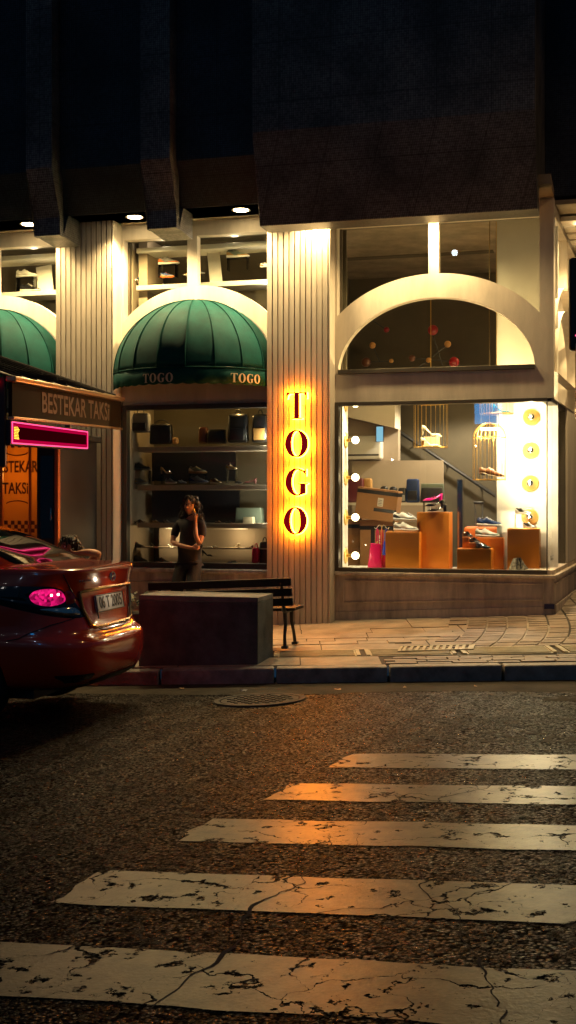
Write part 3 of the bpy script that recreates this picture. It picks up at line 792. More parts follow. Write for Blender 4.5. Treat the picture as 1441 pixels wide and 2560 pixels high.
# dado under window B with stepped panel, wraps the corner
zb = -.4
B().box(.56, UC, .32, .75, zb, .785).build('dado', 'dado', bld, smooth=None)
side_box(.0, 3.2, .004, .35, zb, .84).build('side_dado', 'dado', bld, smooth=None)
B().box(.56, UC + .03, .24, .40, .735, .783).build('ledge', 'dado', bld, bevel=.010)
side_box(-.02, 3.2, -.04, .10, .735, .783).build('side_ledge', 'dado', bld, bevel=.010)
# raised moulding rectangle: follows the falling ground
def lz(u): return wz(u, .3)
u0, u1 = .68, 3.22
pz = lambda u: lz(u) + .12
def bar(pa, pb, w_, v0, v1):
    (ua, za), (ub, zb2) = pa, pb
    vs = [(ua, v0, za - w_), (ub, v0, zb2 - w_), (ub, v0, zb2), (ua, v0, za), (ua, v1, za - w_), (ub, v1, zb2 - w_), (ub, v1, zb2), (ua, v1, za)]
    return B().add(vs, [(0, 1, 2, 3), (7, 6, 5, 4), (0, 4, 5, 1), (1, 5, 6, 2), (2, 6, 7, 3), (3, 7, 4, 0)])
bar((u0, .675), (u1, .675), .02, .295, .325).join(bar((u0, pz(u0) + .12), (u1, pz(u1) + .08), .02, .295, .325)).join(B().box(u0 - .02, u0, .295, .325, pz(u0) + .10, .675)).join(B().box(u1, u1 + .02, .295, .325, pz(u1) + .06, .675)).build('panel_moulding', 'dado', bld, bevel=.005)
bar((.56, lz(.56) + .11), (UC - .12, lz(UC) + .10), .4, .29, .33).build('skirting', 'dado', bld, bevel=.006)
bar((UC - .115, lz(UC) + .13), (UC + .01, lz(UC) + .13), .06, .285, .33).build('blue_corner_patch', 'bluepaint', bld)
side_box(.03, 3.2, -.025, .01, -.4, lz(UC) + .12).build('side_skirting', 'dado', bld, bevel=.005)
side_box(.10, 2.9, -.02, .01, .655, .675).build('side_moulding', 'dado', bld, bevel=.004)

# soffit, upper wall, fins, big block
B().box(-9, UC, -.36, .44, ZS, ZS + .12).build('soffit', 'soffit', bld, smooth=None)
def kinkface(u0, u1, vt, vb, zk, zbt, back, ztop=16.5, bot_v=None):
    """vertical slab whose face leans back below zk"""
    prof = [(vt, ztop), (vt, zk), (vb, zbt), (back, zbt), (back, ztop)]
    vs = [(u0, v, z) for v, z in prof] + [(u1, v, z) for v, z in prof]; n = 5
    return B().add(vs, [tuple(range(n)), tuple(range(2 * n - 1, n - 1, -1))] + [(i, i + n, (i + 1) % n + n, (i + 1) % n) for i in range(n)])
kinkface(-9, -.215, -.66, -.365, 6.05, ZS, .2).build('upper_wall', 'tile', bld, smooth=None)  # shade of the recess painted in by the darker tile
for uf in (-3.29, -1.695, -4.885, -6.48):
    ww = .37 if uf != -1.695 else .40
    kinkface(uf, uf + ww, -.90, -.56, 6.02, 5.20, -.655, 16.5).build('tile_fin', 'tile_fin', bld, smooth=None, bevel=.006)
    B().add([(u, v, z) for u in (uf + .003, uf + ww - .003) for v, z in ((-.56, 5.202), (-.05, 5.17), (-.05, ZS), (-.40, ZS))],
            [(0, 1, 2, 3), (7, 6, 5, 4), (0, 4, 5, 1), (1, 5, 6, 2), (2, 6, 7, 3), (3, 7, 4, 0)]).build('fin_foot', 'tile_fin', bld, smooth=None)
B().box(-22, -6.33, .05, .5, -.9, ZS).build('side_bay_wall', 'plaster', bld, smooth=None)
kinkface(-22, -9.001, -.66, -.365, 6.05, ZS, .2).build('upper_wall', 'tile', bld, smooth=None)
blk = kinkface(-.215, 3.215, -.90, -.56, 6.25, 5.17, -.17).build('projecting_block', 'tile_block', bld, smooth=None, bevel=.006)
B().box(1.9, 3.21, .445, 2.2, 5.52, 16.5).box(1.9, 3.21, -.165, .445, 5.64, 16.5).build('block_side', 'tile_fin', bld, smooth=None)
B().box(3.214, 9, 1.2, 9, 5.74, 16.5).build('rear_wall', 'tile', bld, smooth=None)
# slatted canopy over the side street
for k in range(7):
    side_box(.7 + k * .42, .98 + k * .42, -1.5, -.01, 5.36, 5.42).build('canopy_slat', 'plaster', bld, smooth=None)

# ---------------- rooms
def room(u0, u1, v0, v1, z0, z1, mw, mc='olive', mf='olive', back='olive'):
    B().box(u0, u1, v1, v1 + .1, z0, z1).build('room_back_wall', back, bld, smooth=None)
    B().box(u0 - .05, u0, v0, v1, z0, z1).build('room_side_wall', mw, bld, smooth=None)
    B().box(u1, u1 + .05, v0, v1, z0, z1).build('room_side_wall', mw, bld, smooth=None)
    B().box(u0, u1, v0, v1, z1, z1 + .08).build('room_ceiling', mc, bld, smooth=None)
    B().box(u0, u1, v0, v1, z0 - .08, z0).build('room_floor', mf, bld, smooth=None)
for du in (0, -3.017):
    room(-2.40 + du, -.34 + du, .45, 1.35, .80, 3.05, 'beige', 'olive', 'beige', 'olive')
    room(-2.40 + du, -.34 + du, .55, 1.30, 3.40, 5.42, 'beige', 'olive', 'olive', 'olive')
    # white shelves of the upper display
    for (za) in (F(400, 722, .5)[1], F(400, 628, .5)[1]):
        B().box(-2.335 + du, -.345 + du, .52, .95, za, za + .065).build('display_shelf', 'white', bld, smooth=None, bevel=.003)
    B().box(-2.33 + du, -2.20 + du, .60, 1.2, 4.0, 5.38).build('side_board', 'beige', bld, smooth=None)
# shelves of lower display A (and 0)
SHA = [F(500, y, .5)[1] for y in (1128, 1225, 1320)]
for du in (0, -3.017):
    for i, za in enumerate(SHA):
        B().box(-2.30 + du, -.345 + du, .48, .85, za, za + .066).build('display_shelf', 'beige', bld, smooth=None, bevel=.003)
    B().box(-2.30 + du, -.345 + du, .60, .80, F(500, 1372, .6)[1], F(500, 1372, .6)[1] + .018).build('glass_ledge', 'beige', bld, smooth=None)
# display A backdrop: pale board below, dark television-like boards above
B().box(-2.15, -.345, .92, .95, .81, SHA[2]).build('back_board', 'beige', bld, smooth=None)
ub0, ub1 = U(380, 1.0), U(588, 1.0)
B().box(ub0, ub1, 1.0, 1.04, Z(0, 1205, 1.0), Z(0, 1135, 1.0)).build('dark_screen', 'kiosk', bld, smooth=None)
B().box(ub0, U(598, 1.0), 1.0, 1.04, SHA[2] + .07, SHA[1]).build('dark_screen', 'kiosk', bld, smooth=None)

# room B
BV = 4.8
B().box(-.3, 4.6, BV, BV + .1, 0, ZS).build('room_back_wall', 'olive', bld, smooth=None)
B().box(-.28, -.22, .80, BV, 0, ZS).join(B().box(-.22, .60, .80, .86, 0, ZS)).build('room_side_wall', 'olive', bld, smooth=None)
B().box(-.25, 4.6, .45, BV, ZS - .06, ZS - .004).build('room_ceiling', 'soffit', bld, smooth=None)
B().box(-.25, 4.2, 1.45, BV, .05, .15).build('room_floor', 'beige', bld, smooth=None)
B().plan([(.6, .40), (3.29, .40), (3.38, 1.45), (.5, 1.45)], .74, .80).build('display_floor', 'white', bld, smooth=None)
B().box(.60, 3.4, 1.44, 1.46, .1, .74).build('display_front', 'white', bld, smooth=None)
# white side panel with the bulbs (left) and white panel (right)
B().box(.60, .63, .43, .76, .80, 3.0).build('bulb_panel', 'white', bld, smooth=None)
PR = 1.0
B().box(U(1243, PR), 3.385, PR, PR + .05, .80, 5.44).build('white_partition', 'white', bld, smooth=None)
side_box(.75, .80, .15, .60, .85, 5.4).build('cream_partition', 'white', bld, smooth=None)
# cream inner walls
B().box(-.2, U(996, 3.4), 3.4, 3.6, .15, Z(0, 1003, 3.4) + .3).build('inner_wall', 'beige', bld, smooth=None)
B().box(U(880, 3.3), U(1108, 3.3), 3.3, 3.39, .15, Z(0, 1160, 3.3)).build('low_wall', 'beige', bld, smooth=None)
zA, zB = Z(862, 1043, 2.9), Z(985, 1070, 2.9)
B().add([(x, v, z) for v in (2.9, 3.39) for x, z in ((-.2, zA + .09), (U(988, 2.9), zB), (U(988, 2.9), 3.45), (-.2, 3.45))], [(0, 1, 2, 3), (7, 6, 5, 4), (0, 4, 5, 1), (1, 5, 6, 2), (2, 6, 7, 3), (3, 7, 4, 0)]).build('bulkhead', 'plaster_in', bld, smooth=None)
# stair wall and handrail
B().box(U(1000, 4.3), 3.4, 4.3, 4.36, .15, 3.6).build('stair_wall', 'olive', bld, smooth=None)
b = B(); pa = F(997, 1078, 4.1); pb = F(1240, 1240, 4.1)
b.tube([(pa[0], 4.1, pa[1]), (pb[0], 4.1, pb[1])], .03, 10)
for f in (.15, .5, .85):
    x = pa[0] + (pb[0] - pa[0]) * f; z = pa[1] + (pb[1] - pa[1]) * f; b.tube([(x, 4.1, z), (x, 4.14, z - .06), (x, 4.3, z - .06)], .01, 6)
b.build('handrail', 'frame', bld)
# upper beam seen through the panes
B().box(-.2, U(1243, 3.6), 3.0, 3.2, Z(0, 632, 3.0), 5.44).build('room_beam', 'olive', bld, smooth=None)
# shelf with bags at the back
SZ = Z(0, 1262, 2.7)
B().box(-.2, U(1065, 2.7), 2.6, 3.0, SZ, SZ + .035).box(U(1065, 2.7), U(1065, 2.7) + .03, 2.6, 3.0, .15, SZ + .035).build('back_shelf', 'white', bld, smooth=None)
B().box(-.2, U(1064, 2.9), 2.75, 3.28, .15, SZ - .25).build('back_counter', 'beige', bld, smooth=None)

# ---------------- lights of the building
WARM = (1.0, .70, .31)
DLK = 8.0
def downlight(u, v, lab, power=55):
    t = thing('downlight', u, v, ZS, lab, 'ceiling light', 'round downlights in the soffit over the shop front')
    n = 28; rs = [[(r * math.cos(2 * math.pi * k / n), r * math.sin(2 * math.pi * k / n), z) for k in range(n)] for r, z in ((.095, -.001), (.11, -.012), (.125, -.010), (.125, 0))]
    B().rings(rs, cap=False).build('rim', 'chrome', t)
    B().cyl((0, 0, -.012), (0, 0, 1), .094, .008, 28).build('lens', M['lens'], t)
    lamp('downlight_lamp', (0, 0, -.09), WARM, power * DLK, .06, t, 'SPOT', (0, 0, 0), 140, .7)
    return t
def facet(m):
    nt = m.node_tree; N = nt.nodes; L = nt.links; b = N['Principled BSDF']
    tc = N.new('ShaderNodeTexCoord'); v = N.new('ShaderNodeTexVoronoi'); v.inputs['Scale'].default_value = 42; L.new(tc.outputs['Object'], v.inputs[0])
    sc = N.new('ShaderNodeSeparateColor'); L.new(v.outputs['Color'], sc.inputs[0])
    r = N.new('ShaderNodeMapRange'); r.inputs[3].default_value = .08; r.inputs[4].default_value = 1.2; L.new(sc.outputs[0], r.inputs[0]); L.new(r.outputs[0], b.inputs['Emission Strength'])
facet(M['pinklens'])
M['lens'] = emis('downlight_lens', (1, .74, .36), 60)
DLZ = [(F(72, 568, -.12)[0], 'downlight left of the first dark tile fin'), (F(337, 551, -.12)[0], 'downlight between the two dark tile fins'), (F(603, 536, -.12)[0], 'downlight nearest the wide projecting block')]
for u, lab in DLZ: downlight(u, -.12, lab, 62)
downlight(DLZ[0][0] - 1.6, -.12, 'downlight above the far end of the left awning', 50)
downlight(.44, -.085, 'downlight hidden behind the block, above the lettered pier', 50)
downlight(1.86, -.02, 'downlight hidden behind the block, above the big arch', 42)
# side street downlights
for s_, lab in ((.9, 'downlight over the side street facade, nearest the corner'), (2.1, 'downlight over the side street facade, farther from the corner')):
    p = smap(0)(s_, 0, -.3); t = downlight(p[0], p[1], lab, 40); t.location.z = 5.33

# ================================================================== AWNINGS
def awning(cu, lab, full=True):
    t = thing('dome_awning', cu, VP_, 3.42, lab, 'awning', 'green dome awnings over the windows')
    a, bb, h = 1.12, .95, 1.0
    def S(ph, t_, k=1.0): return (a * k * math.cos(ph) * math.cos(t_), -bb * k * math.sin(ph) * math.cos(t_) - .004, h * k * math.sin(t_))
    n, mm = 64, 20; G_ = 9
    b = B(); vs = []
    for j in range(mm + 1):
        for i in range(n + 1):
            ph = math.pi * i / n; te = (math.pi / 2 - .001) * j / mm
            g = abs(math.sin(ph * G_)); k = 1 - .014 * g * math.cos(te) + 0.004 * noise.noise(Vector((i * .3, j * .4, cu)))
            vs.append(S(ph, te, k))
    b.add(vs, [(j * (n + 1) + i, j * (n + 1) + i + 1, (j + 1) * (n + 1) + i + 1, (j + 1) * (n + 1) + i) for j in range(mm) for i in range(n)])
    c = b.build('canopy', 'green', t, smooth=80)
    c.modifiers.new('solid', 'SOLIDIFY').thickness = .004
    b = B()
    for g in range(G_ + 1):
        ph = math.pi * g / G_
        b.tube([S(ph, (math.pi / 2 - .03) * j / 24, 1.004) for j in range(25)], .0065, 6)
    b.tube([S(math.pi * i / 48, 0, 1.004) for i in range(49)], .008, 6)
    b.build('piping', 'seam', t)
    # valance with scalloped lower edge
    b = B(); n2 = 240; vs = []
    for i in range(n2 + 1):
        ph = math.pi * i / n2; x, y, z = S(ph, 0, 1.0)
        w_ = 1 + .006 * math.sin(ph * 23)
        sc = .014 * abs(math.sin(ph * 22))
        vs += [(x, y, 0), (x * w_, y * w_, -.10), (x * w_, y * w_, -.205 - sc)]
    b.add(vs, [(3 * i + j, 3 * i + 3 + j, 3 * i + 4 + j, 3 * i + 1 + j) for i in range(n2) for j in range(2)])
    vl = b.build('valance', 'green', t, smooth=80); vl.modifiers.new('solid', 'SOLIDIFY').thickness = .004
    # lettering bent round the valance
    for phc in (R(222), R(270 + 4), R(318)) if False else (R(180 - 8), R(99), R(37)):
        def bend(x, y, z, phc=phc):
            # walk along the ellipse
            dl = math.hypot(a * math.sin(phc), bb * math.cos(phc)); ph = phc - x / dl
            px, py, _ = S(ph, 0, 1.0); nx, ny = math.cos(ph) / a, -math.sin(ph) / bb; l = math.hypot(nx, ny)
            return (px * 1.0 + nx / l * (.018 + z), py + ny / l * (.018 + z), y - .19)
        me = serif_word('TOGO', .115, .012, .002, bend)
        link('lettering', me, 'lettergrey', vl, smooth=None)
    # frame
    b = B(); b.tube([(a * math.cos(R(k * 7.5)), 0.0 - .01, h * math.sin(R(k * 7.5))) for k in range(25)], .014, 8)
    b.tube([S(math.pi * i / 32, 0, .985) for i in range(33)], .012, 8)
    b.build('frame', 'steel', t)
    return t
awning(-1.38, 'green dome awning with scalloped lettered valance between the two fluted piers')
awning(-1.38 - 3.017, 'green dome awning cut by the left edge of the photo, above the taxi stand')

# ================================================================== VERTICAL SIGN
sg = thing('illuminated_sign', 0.137, 0, 2.2, 'vertical sign of four red halo lit serif letters on the fluted pier', 'sign')
for ch, cy in (('T', 1014), ('O', 1109), ('G', 1205), ('O', 1302)):
    cpx = 742 if ch != 'O' else (742 if cy < 1200 else 739)
    lu, lz_ = F(cpx, cy, -.10); H = .345
    loops, wd = glyph(ch)
    pts = lambda k, dx=0: [[((px) * H * k * 1.02 + lu - .137 + dx, (py - .5) * H * k + lz_ - 2.2) for px, py in lp] for lp in loops]
    lt = link('letter', fill_mesh(pts(1.0), .03, fmap(-.10)), 'red', sg, smooth=30, bevel=.003)
    # LED body behind the letter: slightly larger than the face
    cu = bpy.data.curves.new('c', 'CURVE')
    me = fill_mesh(pts(1.0), .016, fmap(-.036))
    hb = link('light_body', me, 'halo', lt, smooth=30)
    mod = hb.modifiers.new('swell', 'DISPLACE'); mod.strength = .006; mod.mid_level = 0
    bpy.data.curves.remove(cu)
    for dx in (-.08, .08): B().cyl((lu - .137 + dx, -.09, lz_ - 2.2), (0, 1, 0), .006, .09, 8).build('stud', 'steel', lt)

# ================================================================== SHOES, BAGS AND DISPLAYS
def kf(t, ks):
    for (a, x), (c, y) in zip(ks[:-1], ks[1:]):
        if t <= c:
            f = (t - a) / (c - a); f = f * f * (3 - 2 * f); return x + (y - x) * f
    return ks[-1][1]
W_ROUND = [(0, .012), (.04, .026), (.15, .034), (.4, .033), (.66, .047), (.85, .043), (.96, .026), (1, .008)]
W_POINT = [(0, .010), (.04, .024), (.15, .029), (.4, .027), (.64, .040), (.82, .028), (.95, .012), (1, .003)]
def loftx(L, ts, zb, zt, hw, topk=.55, n=14):
    b = B(); rs = []
    for t in ts:
        w_, z0, z1 = hw(t), zb(t), zt(t); r = []
        for k in range(n):
            a = 2 * math.pi * k / n; c, s_ = math.cos(a), math.sin(a)
            y = w_ * math.copysign(abs(c) ** .6, c); zz = math.copysign(abs(s_) ** .7, s_)
            f = (zz + 1) / 2; y *= 1 - (1 - topk) * max(0, f - .25) / .75
            r.append((t * L, y, z0 + (z1 - z0) * f))
        rs.append(r)
    return b.rings(rs)
def shoe(px0, px1, pyb, v, style, up, so, ac, label, group, rz=0, toe='R', cat='shoe', tilt=0, name=None):
    u0, u1 = U(px0, v), U(px1, v); wpx = u1 - u0
    ang = R(rz); L = min(.33, wpx / max(.4, math.cos(ang)))
    z = Z(0, pyb, v)
    t = thing(name or {'sneaker': 'sneaker', 'pump': 'high_heel_shoe', 'oxford': 'leather_shoe', 'mary': 'block_heel_shoe'}[style], u0 if toe == 'R' else u1, v, z, label, cat, group, rz=(-ang if toe == 'R' else math.pi + ang))
    if tilt: t.rotation_euler = (0, R(tilt), -TH)
    k = L / .28
    T = [0, .02, .05, .1, .16, .22, .28, .34, .4, .46, .52, .6, .68, .76, .84, .9, .95, .98, 1]
    if style == 'sneaker':
        hw = lambda t_: kf(t_, W_ROUND) * k
        so_t = lambda t_: kf(t_, [(0, .036), (.3, .032), (.7, .024), (1, .026)]) * k
        so_b = lambda t_: kf(t_, [(0, .006), (.1, 0), (.75, 0), (1, .012)]) * k
        loftx(L, T, so_b, so_t, lambda t_: hw(t_) * 1.06 + .002, .97).build('sole', so, t, smooth=50)
        top = lambda t_: kf(t_, [(0, .082), (.08, .102), (.2, .088), (.3, .084), (.37, .106), (.5, .086), (.66, .062), (.85, .05), (.95, .042), (1, .03)]) * k
        loftx(L * .98, T, lambda t_: so_t(t_) - .004 * k, top, lambda t_: hw(t_) * .96, .5).build('upper', up, t, smooth=60)
        # heel counter and toe guard in the second colour
        T2 = [0, .02, .06, .12, .2, .27, .33]
        loftx(L * .98, T2, lambda t_: so_t(t_) - .002, lambda t_: so_t(t_) + (top(t_) - so_t(t_)) * kf(t_, [(0, .8), (.2, .62), (.33, .25)]), lambda t_: hw(t_) * 1.0 + .001, .78).build('heel_counter', ac, t, smooth=60)
        T3 = [.5, .6, .7, .8, .88, .94, .985]
        loftx(L * .985, T3, lambda t_: so_t(t_) - .002, lambda t_: so_t(t_) + (top(t_) - so_t(t_)) * kf(t_, [(0.5, .15), (.7, .5), (.9, .8), (1, .8)]), lambda t_: hw(t_) * .995 + .001, .8).build('toe_guard', ac, t, smooth=60)
        b = B()
        for i in range(5):
            tt = .40 + i * .06; b.tube([(tt * L, -.02 * k, top(tt) - .010 * k), (tt * L + .006, 0, top(tt) + .003 * k), (tt * L, .02 * k, top(tt) - .010 * k)], .0028 * k, 5)
        b.build('lace', so, t)
        B().ball((L * .2, 0, top(.2) - .001), .03 * k, 12, 6, (1.25, .62, .16)).build('lining', 'black', t)
    elif style in ('pump', 'mary'):
        H = (.088 if style == 'pump' else .060) * k
        hw = lambda t_: kf(t_, W_POINT if style == 'pump' else W_ROUND) * k * .88
        zb_ = lambda t_: kf(t_, [(0, H), (.14, H * .96), (.62, .008), (1, .005)])
        loftx(L, T, lambda t_: zb_(t_) - .004, lambda t_: zb_(t_) + .004, hw, .98).build('sole', so, t, smooth=50)
        top = lambda t_: zb_(t_) + kf(t_, [(0, .05), (.12, .045), (.28, .018), (.5, .016), (.64, .036), (.8, .036), (1, .012)]) * k
        loftx(L, T, lambda t_: zb_(t_), top, lambda t_: hw(t_) * .99, .62).build('upper', up, t, smooth=60)
        r0 = .020 * k if style == 'pump' else .03 * k; r1 = .006 * k if style == 'pump' else .026 * k
        b = B(); b.tube([(.03 * k, 0, H + .004), (.026 * k, 0, H * .5), (.022 * k, 0, 0)], [r0, (r0 + r1) / 2.2, r1], 10); b.build('heel', ac, t)
        if style == 'mary':
            for tt in (.42, .54):
                q = tt * L; b = B(); b.tube([(q, -hw(tt), top(tt) - .01), (q, -hw(tt) * .7, top(tt) + .02 * k), (q, 0, top(tt) + .028 * k), (q, hw(tt) * .7, top(tt) + .02 * k), (q, hw(tt), top(tt) - .01)], .006 * k, 6); b.build('strap', up, t)
                B().ball((q, -hw(tt) * .9, top(tt) + .012 * k), .006 * k, 8, 5).build('buckle', 'chrome', t)
        B().ball((L * .2, 0, top(.3) + .002), .03 * k, 12, 6, (1.3, .55, .2)).build('lining', ac, t)
    else:
        hw = lambda t_: kf(t_, W_POINT if 'point' in label else W_ROUND) * k
        zb_ = lambda t_: kf(t_, [(0, .020), (.28, .018), (.4, .006), (.8, 0), (1, .008)]) * k
        loftx(L, T, lambda t_: zb_(t_), lambda t_: zb_(t_) + .010 * k, lambda t_: hw(t_) * 1.05, .98).build('sole', so, t, smooth=50)
        B().box(.004, .075 * k, -.026 * k, .026 * k, 0, .021 * k).build('heel', so, t, bevel=.004)
        top = lambda t_: kf(t_, [(0, .075), (.08, .088), (.2, .074), (.3, .072), (.38, .092), (.5, .078), (.66, .058), (.85, .042), (1, .024)]) * k
        loftx(L * .99, T, lambda t_: zb_(t_) + .008 * k, top, lambda t_: hw(t_) * .97, .55).build('upper', up, t, smooth=60)
        b = B()
        for i in range(4):
            tt = .40 + i * .055; b.tube([(tt * L, -.018 * k, top(tt) - .006), (tt * L, 0, top(tt) + .004), (tt * L, .018 * k, top(tt) - .006)], .0035 * k, 5)
        b.build('lace', ac, t)
        B().ball((L * .2, 0, top(.2) - .001), .028 * k, 12, 6, (1.3, .6, .15)).build('lining', 'black', t)
    return t
def riser(px0, px1, pyt, pyb, v, label, group=None, d=.11, m='acrylic', solid=False):
    u0, u1 = U(px0, v), U(px1, v); z0, z1 = Z(0, pyb, v), Z(0, pyt, v)
    t = thing('shoe_riser', (u0 + u1) / 2, v, z0, label, 'riser', group)
    h = z1 - z0; w_ = (u1 - u0) / 2
    if solid: B().box(-w_, w_, -d / 2, d / 2, 0, h).build('block', m, t, bevel=.002)
    else:
        B().box(-w_, w_, -d / 2, d / 2, h - .006, h).build('top_plate', m, t, smooth=None)
        B().box(-w_, -w_ + .008, -d / 2, d / 2, 0, h - .006).build('leg', m, t, smooth=None)
        B().box(w_ - .008, w_, -d / 2, d / 2, 0, h - .006).build('leg', m, t, smooth=None)
    return t
def plinth(px0, px1, pyt, v, label, d=None, z0=.80):
    u0, u1 = U(px0, v), U(px1, v); z1 = Z(0, pyt, v); d = d or (u1 - u0)
    t = thing('display_plinth', (u0 + u1) / 2, v, z0, label, 'plinth', 'orange plinths in the corner window')
    w_ = (u1 - u0) / 2
    B().box(-w_, w_, -d / 2, d / 2, 0, z1 - z0 - .012).build('body', 'plinth', t, bevel=.004)
    B().box(-w_ + .0015, w_ - .0015, -d / 2 + .0015, d / 2 - .0015, z1 - z0 - .0118, z1 - z0).build('top', 'plinth', t, bevel=.003)
    return t
plinth(970, 1054, 1322, .80, 'short orange plinth, leftmost, under two stacked pale sneakers', .34)
plinth(1048, 1128, 1277, .98, 'tallest orange plinth, under the magenta block heel shoe', .34)
plinth(1147, 1232, 1358, .66, 'lowest orange plinth, in front, carrying three black patent shoes', .30)
plinth(1196, 1262, 1333, 1.0, 'orange plinth behind the lowest one, under blue and green sneakers', .28).location.y += 0
plinth(1272, 1351, 1313, .78, 'rightmost orange plinth, under the black sneakers with thick white soles', .34)
GB = 'shoes shown in the corner window'
shoe(985, 1047, 1321, .74, 'sneaker', 'whiteleather', 'whiteleather', 'grey', 'white sneaker with grey suede patches, lower of two on the short plinth', GB)
riser(984, 1050, 1298, 1322, .80, 'clear acrylic riser on the short orange plinth')
shoe(984, 1043, 1297, .78, 'sneaker', 'whiteleather', 'whiteleather', 'black', 'white sneaker with black heel and toe, on the riser of the short plinth', GB)
shoe(1000, 1054, 1297, .90, 'sneaker', 'black', 'whiteleather', 'black', 'black sneaker partly hidden behind the black and white one', GB)
riser(1060, 1114, 1253, 1277, 1.0, 'clear acrylic riser on the tallest orange plinth')
shoe(1060, 1107, 1252, .98, 'mary', 'magenta', 'magenta', 'magenta', 'shiny magenta block heel shoe with straps, top of the tallest plinth', GB, 12, 'L')
shoe(1064, 1110, 1265, .86, 'mary', 'patent', 'patent', 'patent', 'black patent strap shoe just under the magenta one', GB, 10, 'L')
shoe(1070, 1117, 1276, .84, 'mary', 'patent', 'patent', 'patent', 'black patent strap shoe standing lowest on the tallest plinth', GB, 10, 'L')
riser(1158, 1174, 1333, 1358, .68, 'tall orange block on the lowest plinth, under the left black shoe', m='plinth', solid=True, d=.10)
riser(1174, 1192, 1346, 1358, .64, 'low orange block on the lowest plinth, under the middle black shoe', m='plinth', solid=True, d=.10)
shoe(1159, 1186, 1332.5, .68, 'oxford', 'patent', 'patent', 'patent', 'black patent shoe on the tall orange block, left of three', GB, 50, 'R')
shoe(1175, 1204, 1345.5, .63, 'oxford', 'patent', 'patent', 'patent', 'black patent shoe on the low orange block, middle of three', GB, 48, 'R')
shoe(1191, 1229, 1358, .60, 'oxford', 'patent', 'patent', 'chrome', 'black patent shoe with metal trim standing on the plinth itself, right of three', GB, 35, 'R')
shoe(1189, 1250, 1333, .92, 'sneaker', 'whiteleather', 'whiteleather', 'olivegreen', 'white running shoe with grey green patches under the navy one', GB)
riser(1196, 1256, 1309, 1333, .98, 'clear acrylic riser between the green and the navy running shoe')
shoe(1193, 1256, 1308.5, .96, 'sneaker', 'navy', 'whiteleather', 'navy', 'navy blue running shoe with thick white sole, topmost beside the white wall', GB)
riser(1288, 1326, 1281, 1313, .84, 'clear acrylic riser on the rightmost orange plinth')
shoe(1290, 1328, 1280.5, .82, 'sneaker', 'black', 'whiteleather', 'whiteleather', 'black sneaker with thick white sole, on the riser of the rightmost plinth', GB, 30)
shoe(1309, 1344, 1312.5, .74, 'sneaker', 'black', 'whiteleather', 'whiteleather', 'black sneaker with thick white sole, standing on the rightmost plinth', GB, 30)

# cages
def cage(px0, px1, pyring, pybase, v, label, dome=.22, n=22, kind='gold'):
    u0, u1 = U(px0, v), U(px1, v); r = (u1 - u0) / 2; z0 = Z(0, pybase, v); zr = Z(0, pyring, v) - z0
    t = thing('bird_cage', (u0 + u1) / 2, v, z0, label, 'bird cage', 'gilded bird cages hung in the corner window')
    B().cyl((0, 0, -.006), (0, 0, 1), r, .006, 40).build('base', kind, t)
    for z_ in (.004, zr):
        b = B(); b.tube([(r * math.cos(2 * math.pi * k / 40), r * math.sin(2 * math.pi * k / 40), z_) for k in range(41)], .0045, 6, cap=False); b.build('hoop', kind, t)
    for k in range(n):
        a = 2 * math.pi * k / n; b = B()
        pts = [(r * math.cos(a), r * math.sin(a), 0), (r * math.cos(a), r * math.sin(a), zr)]
        for j in range(1, 9):
            q = math.pi / 2 * j / 8; pts.append((r * math.cos(a) * math.cos(q) + .0005, r * math.sin(a) * math.cos(q), zr + dome * math.sin(q)))
        b.tube(pts, .0027, 5); b.build('bar', kind, t)
    B().tube([(0, 0, zr + dome), (0, 0, 5.40 - z0)], .004, 6).build('chain', kind, t)
    return t
cage(1036, 1120, 1032, 1131, .78, 'left gilded bird cage holding two cream high heels')
cage(1183, 1266, 1110, 1205, .70, 'right gilded bird cage holding one brown lace up shoe', dome=.19)
shoe(1053, 1106, 1103, .78, 'pump', 'cream', 'cream', 'cream', 'cream pointed high heel on the small box in the left cage', GB, tilt=6)
riser(1062, 1100, 1107, 1130.5, .80, 'small cream box inside the left cage', m='cream', solid=True, d=.1)
shoe(1053, 1104, 1130.5, .66, 'pump', 'cream', 'cream', 'gold', 'cream and gold high heel standing on the floor of the left cage', GB)
riser(1199, 1228, 1193, 1204.5, .70, 'clear block inside the right cage', d=.1)
shoe(1197, 1262, 1193, .70, 'oxford', 'brown', 'brown', 'cream', 'brown pointed lace up shoe tilted down from a block in the right cage', GB, tilt=7)
cage(1200, 1284, 985, 1058, .98, 'third gilded bird cage, highest, half hidden by the lintel, with a shoe whose colour carries a blue reflection', dome=.12)
shoe(1228, 1280, 1056, .96, 'pump', 'bluereflectshoe', 'bluereflectshoe', 'bluereflectshoe', 'bright blue pointed high heel in the highest cage', GB, tilt=4)
# pendant lamp with wire shade
pu, pz_ = F(1225, 1074, .62)
pl = thing('pendant_lamp', pu, .62, pz_, 'pendant lamp with a bell shaped wire shade and glowing round disc', 'lamp')
for k in range(20):
    a = 2 * math.pi * k / 20; b = B(); ps = []
    for j in range(10):
        q = j / 9; rr = .118 * (1 - q ** 3) ** .5 if q < 1 else 0.001
        ps.append((rr * math.cos(a) + .0003, rr * math.sin(a), .02 + q * .52))
    b.tube(ps, .0022, 4).build('shade_wire', 'frame', pl)
B().cyl((0, 0, 0), (0, 0, 1), .115, .02, 32).build('disc', M['lens'], pl)
B().tube([(0, 0, .54), (0, 0, 5.40 - pz_)], .004, 6).build('cord', 'frame', pl)
lamp('pendant_light', (0, 0, -.06), WARM, 50, .08, pl)

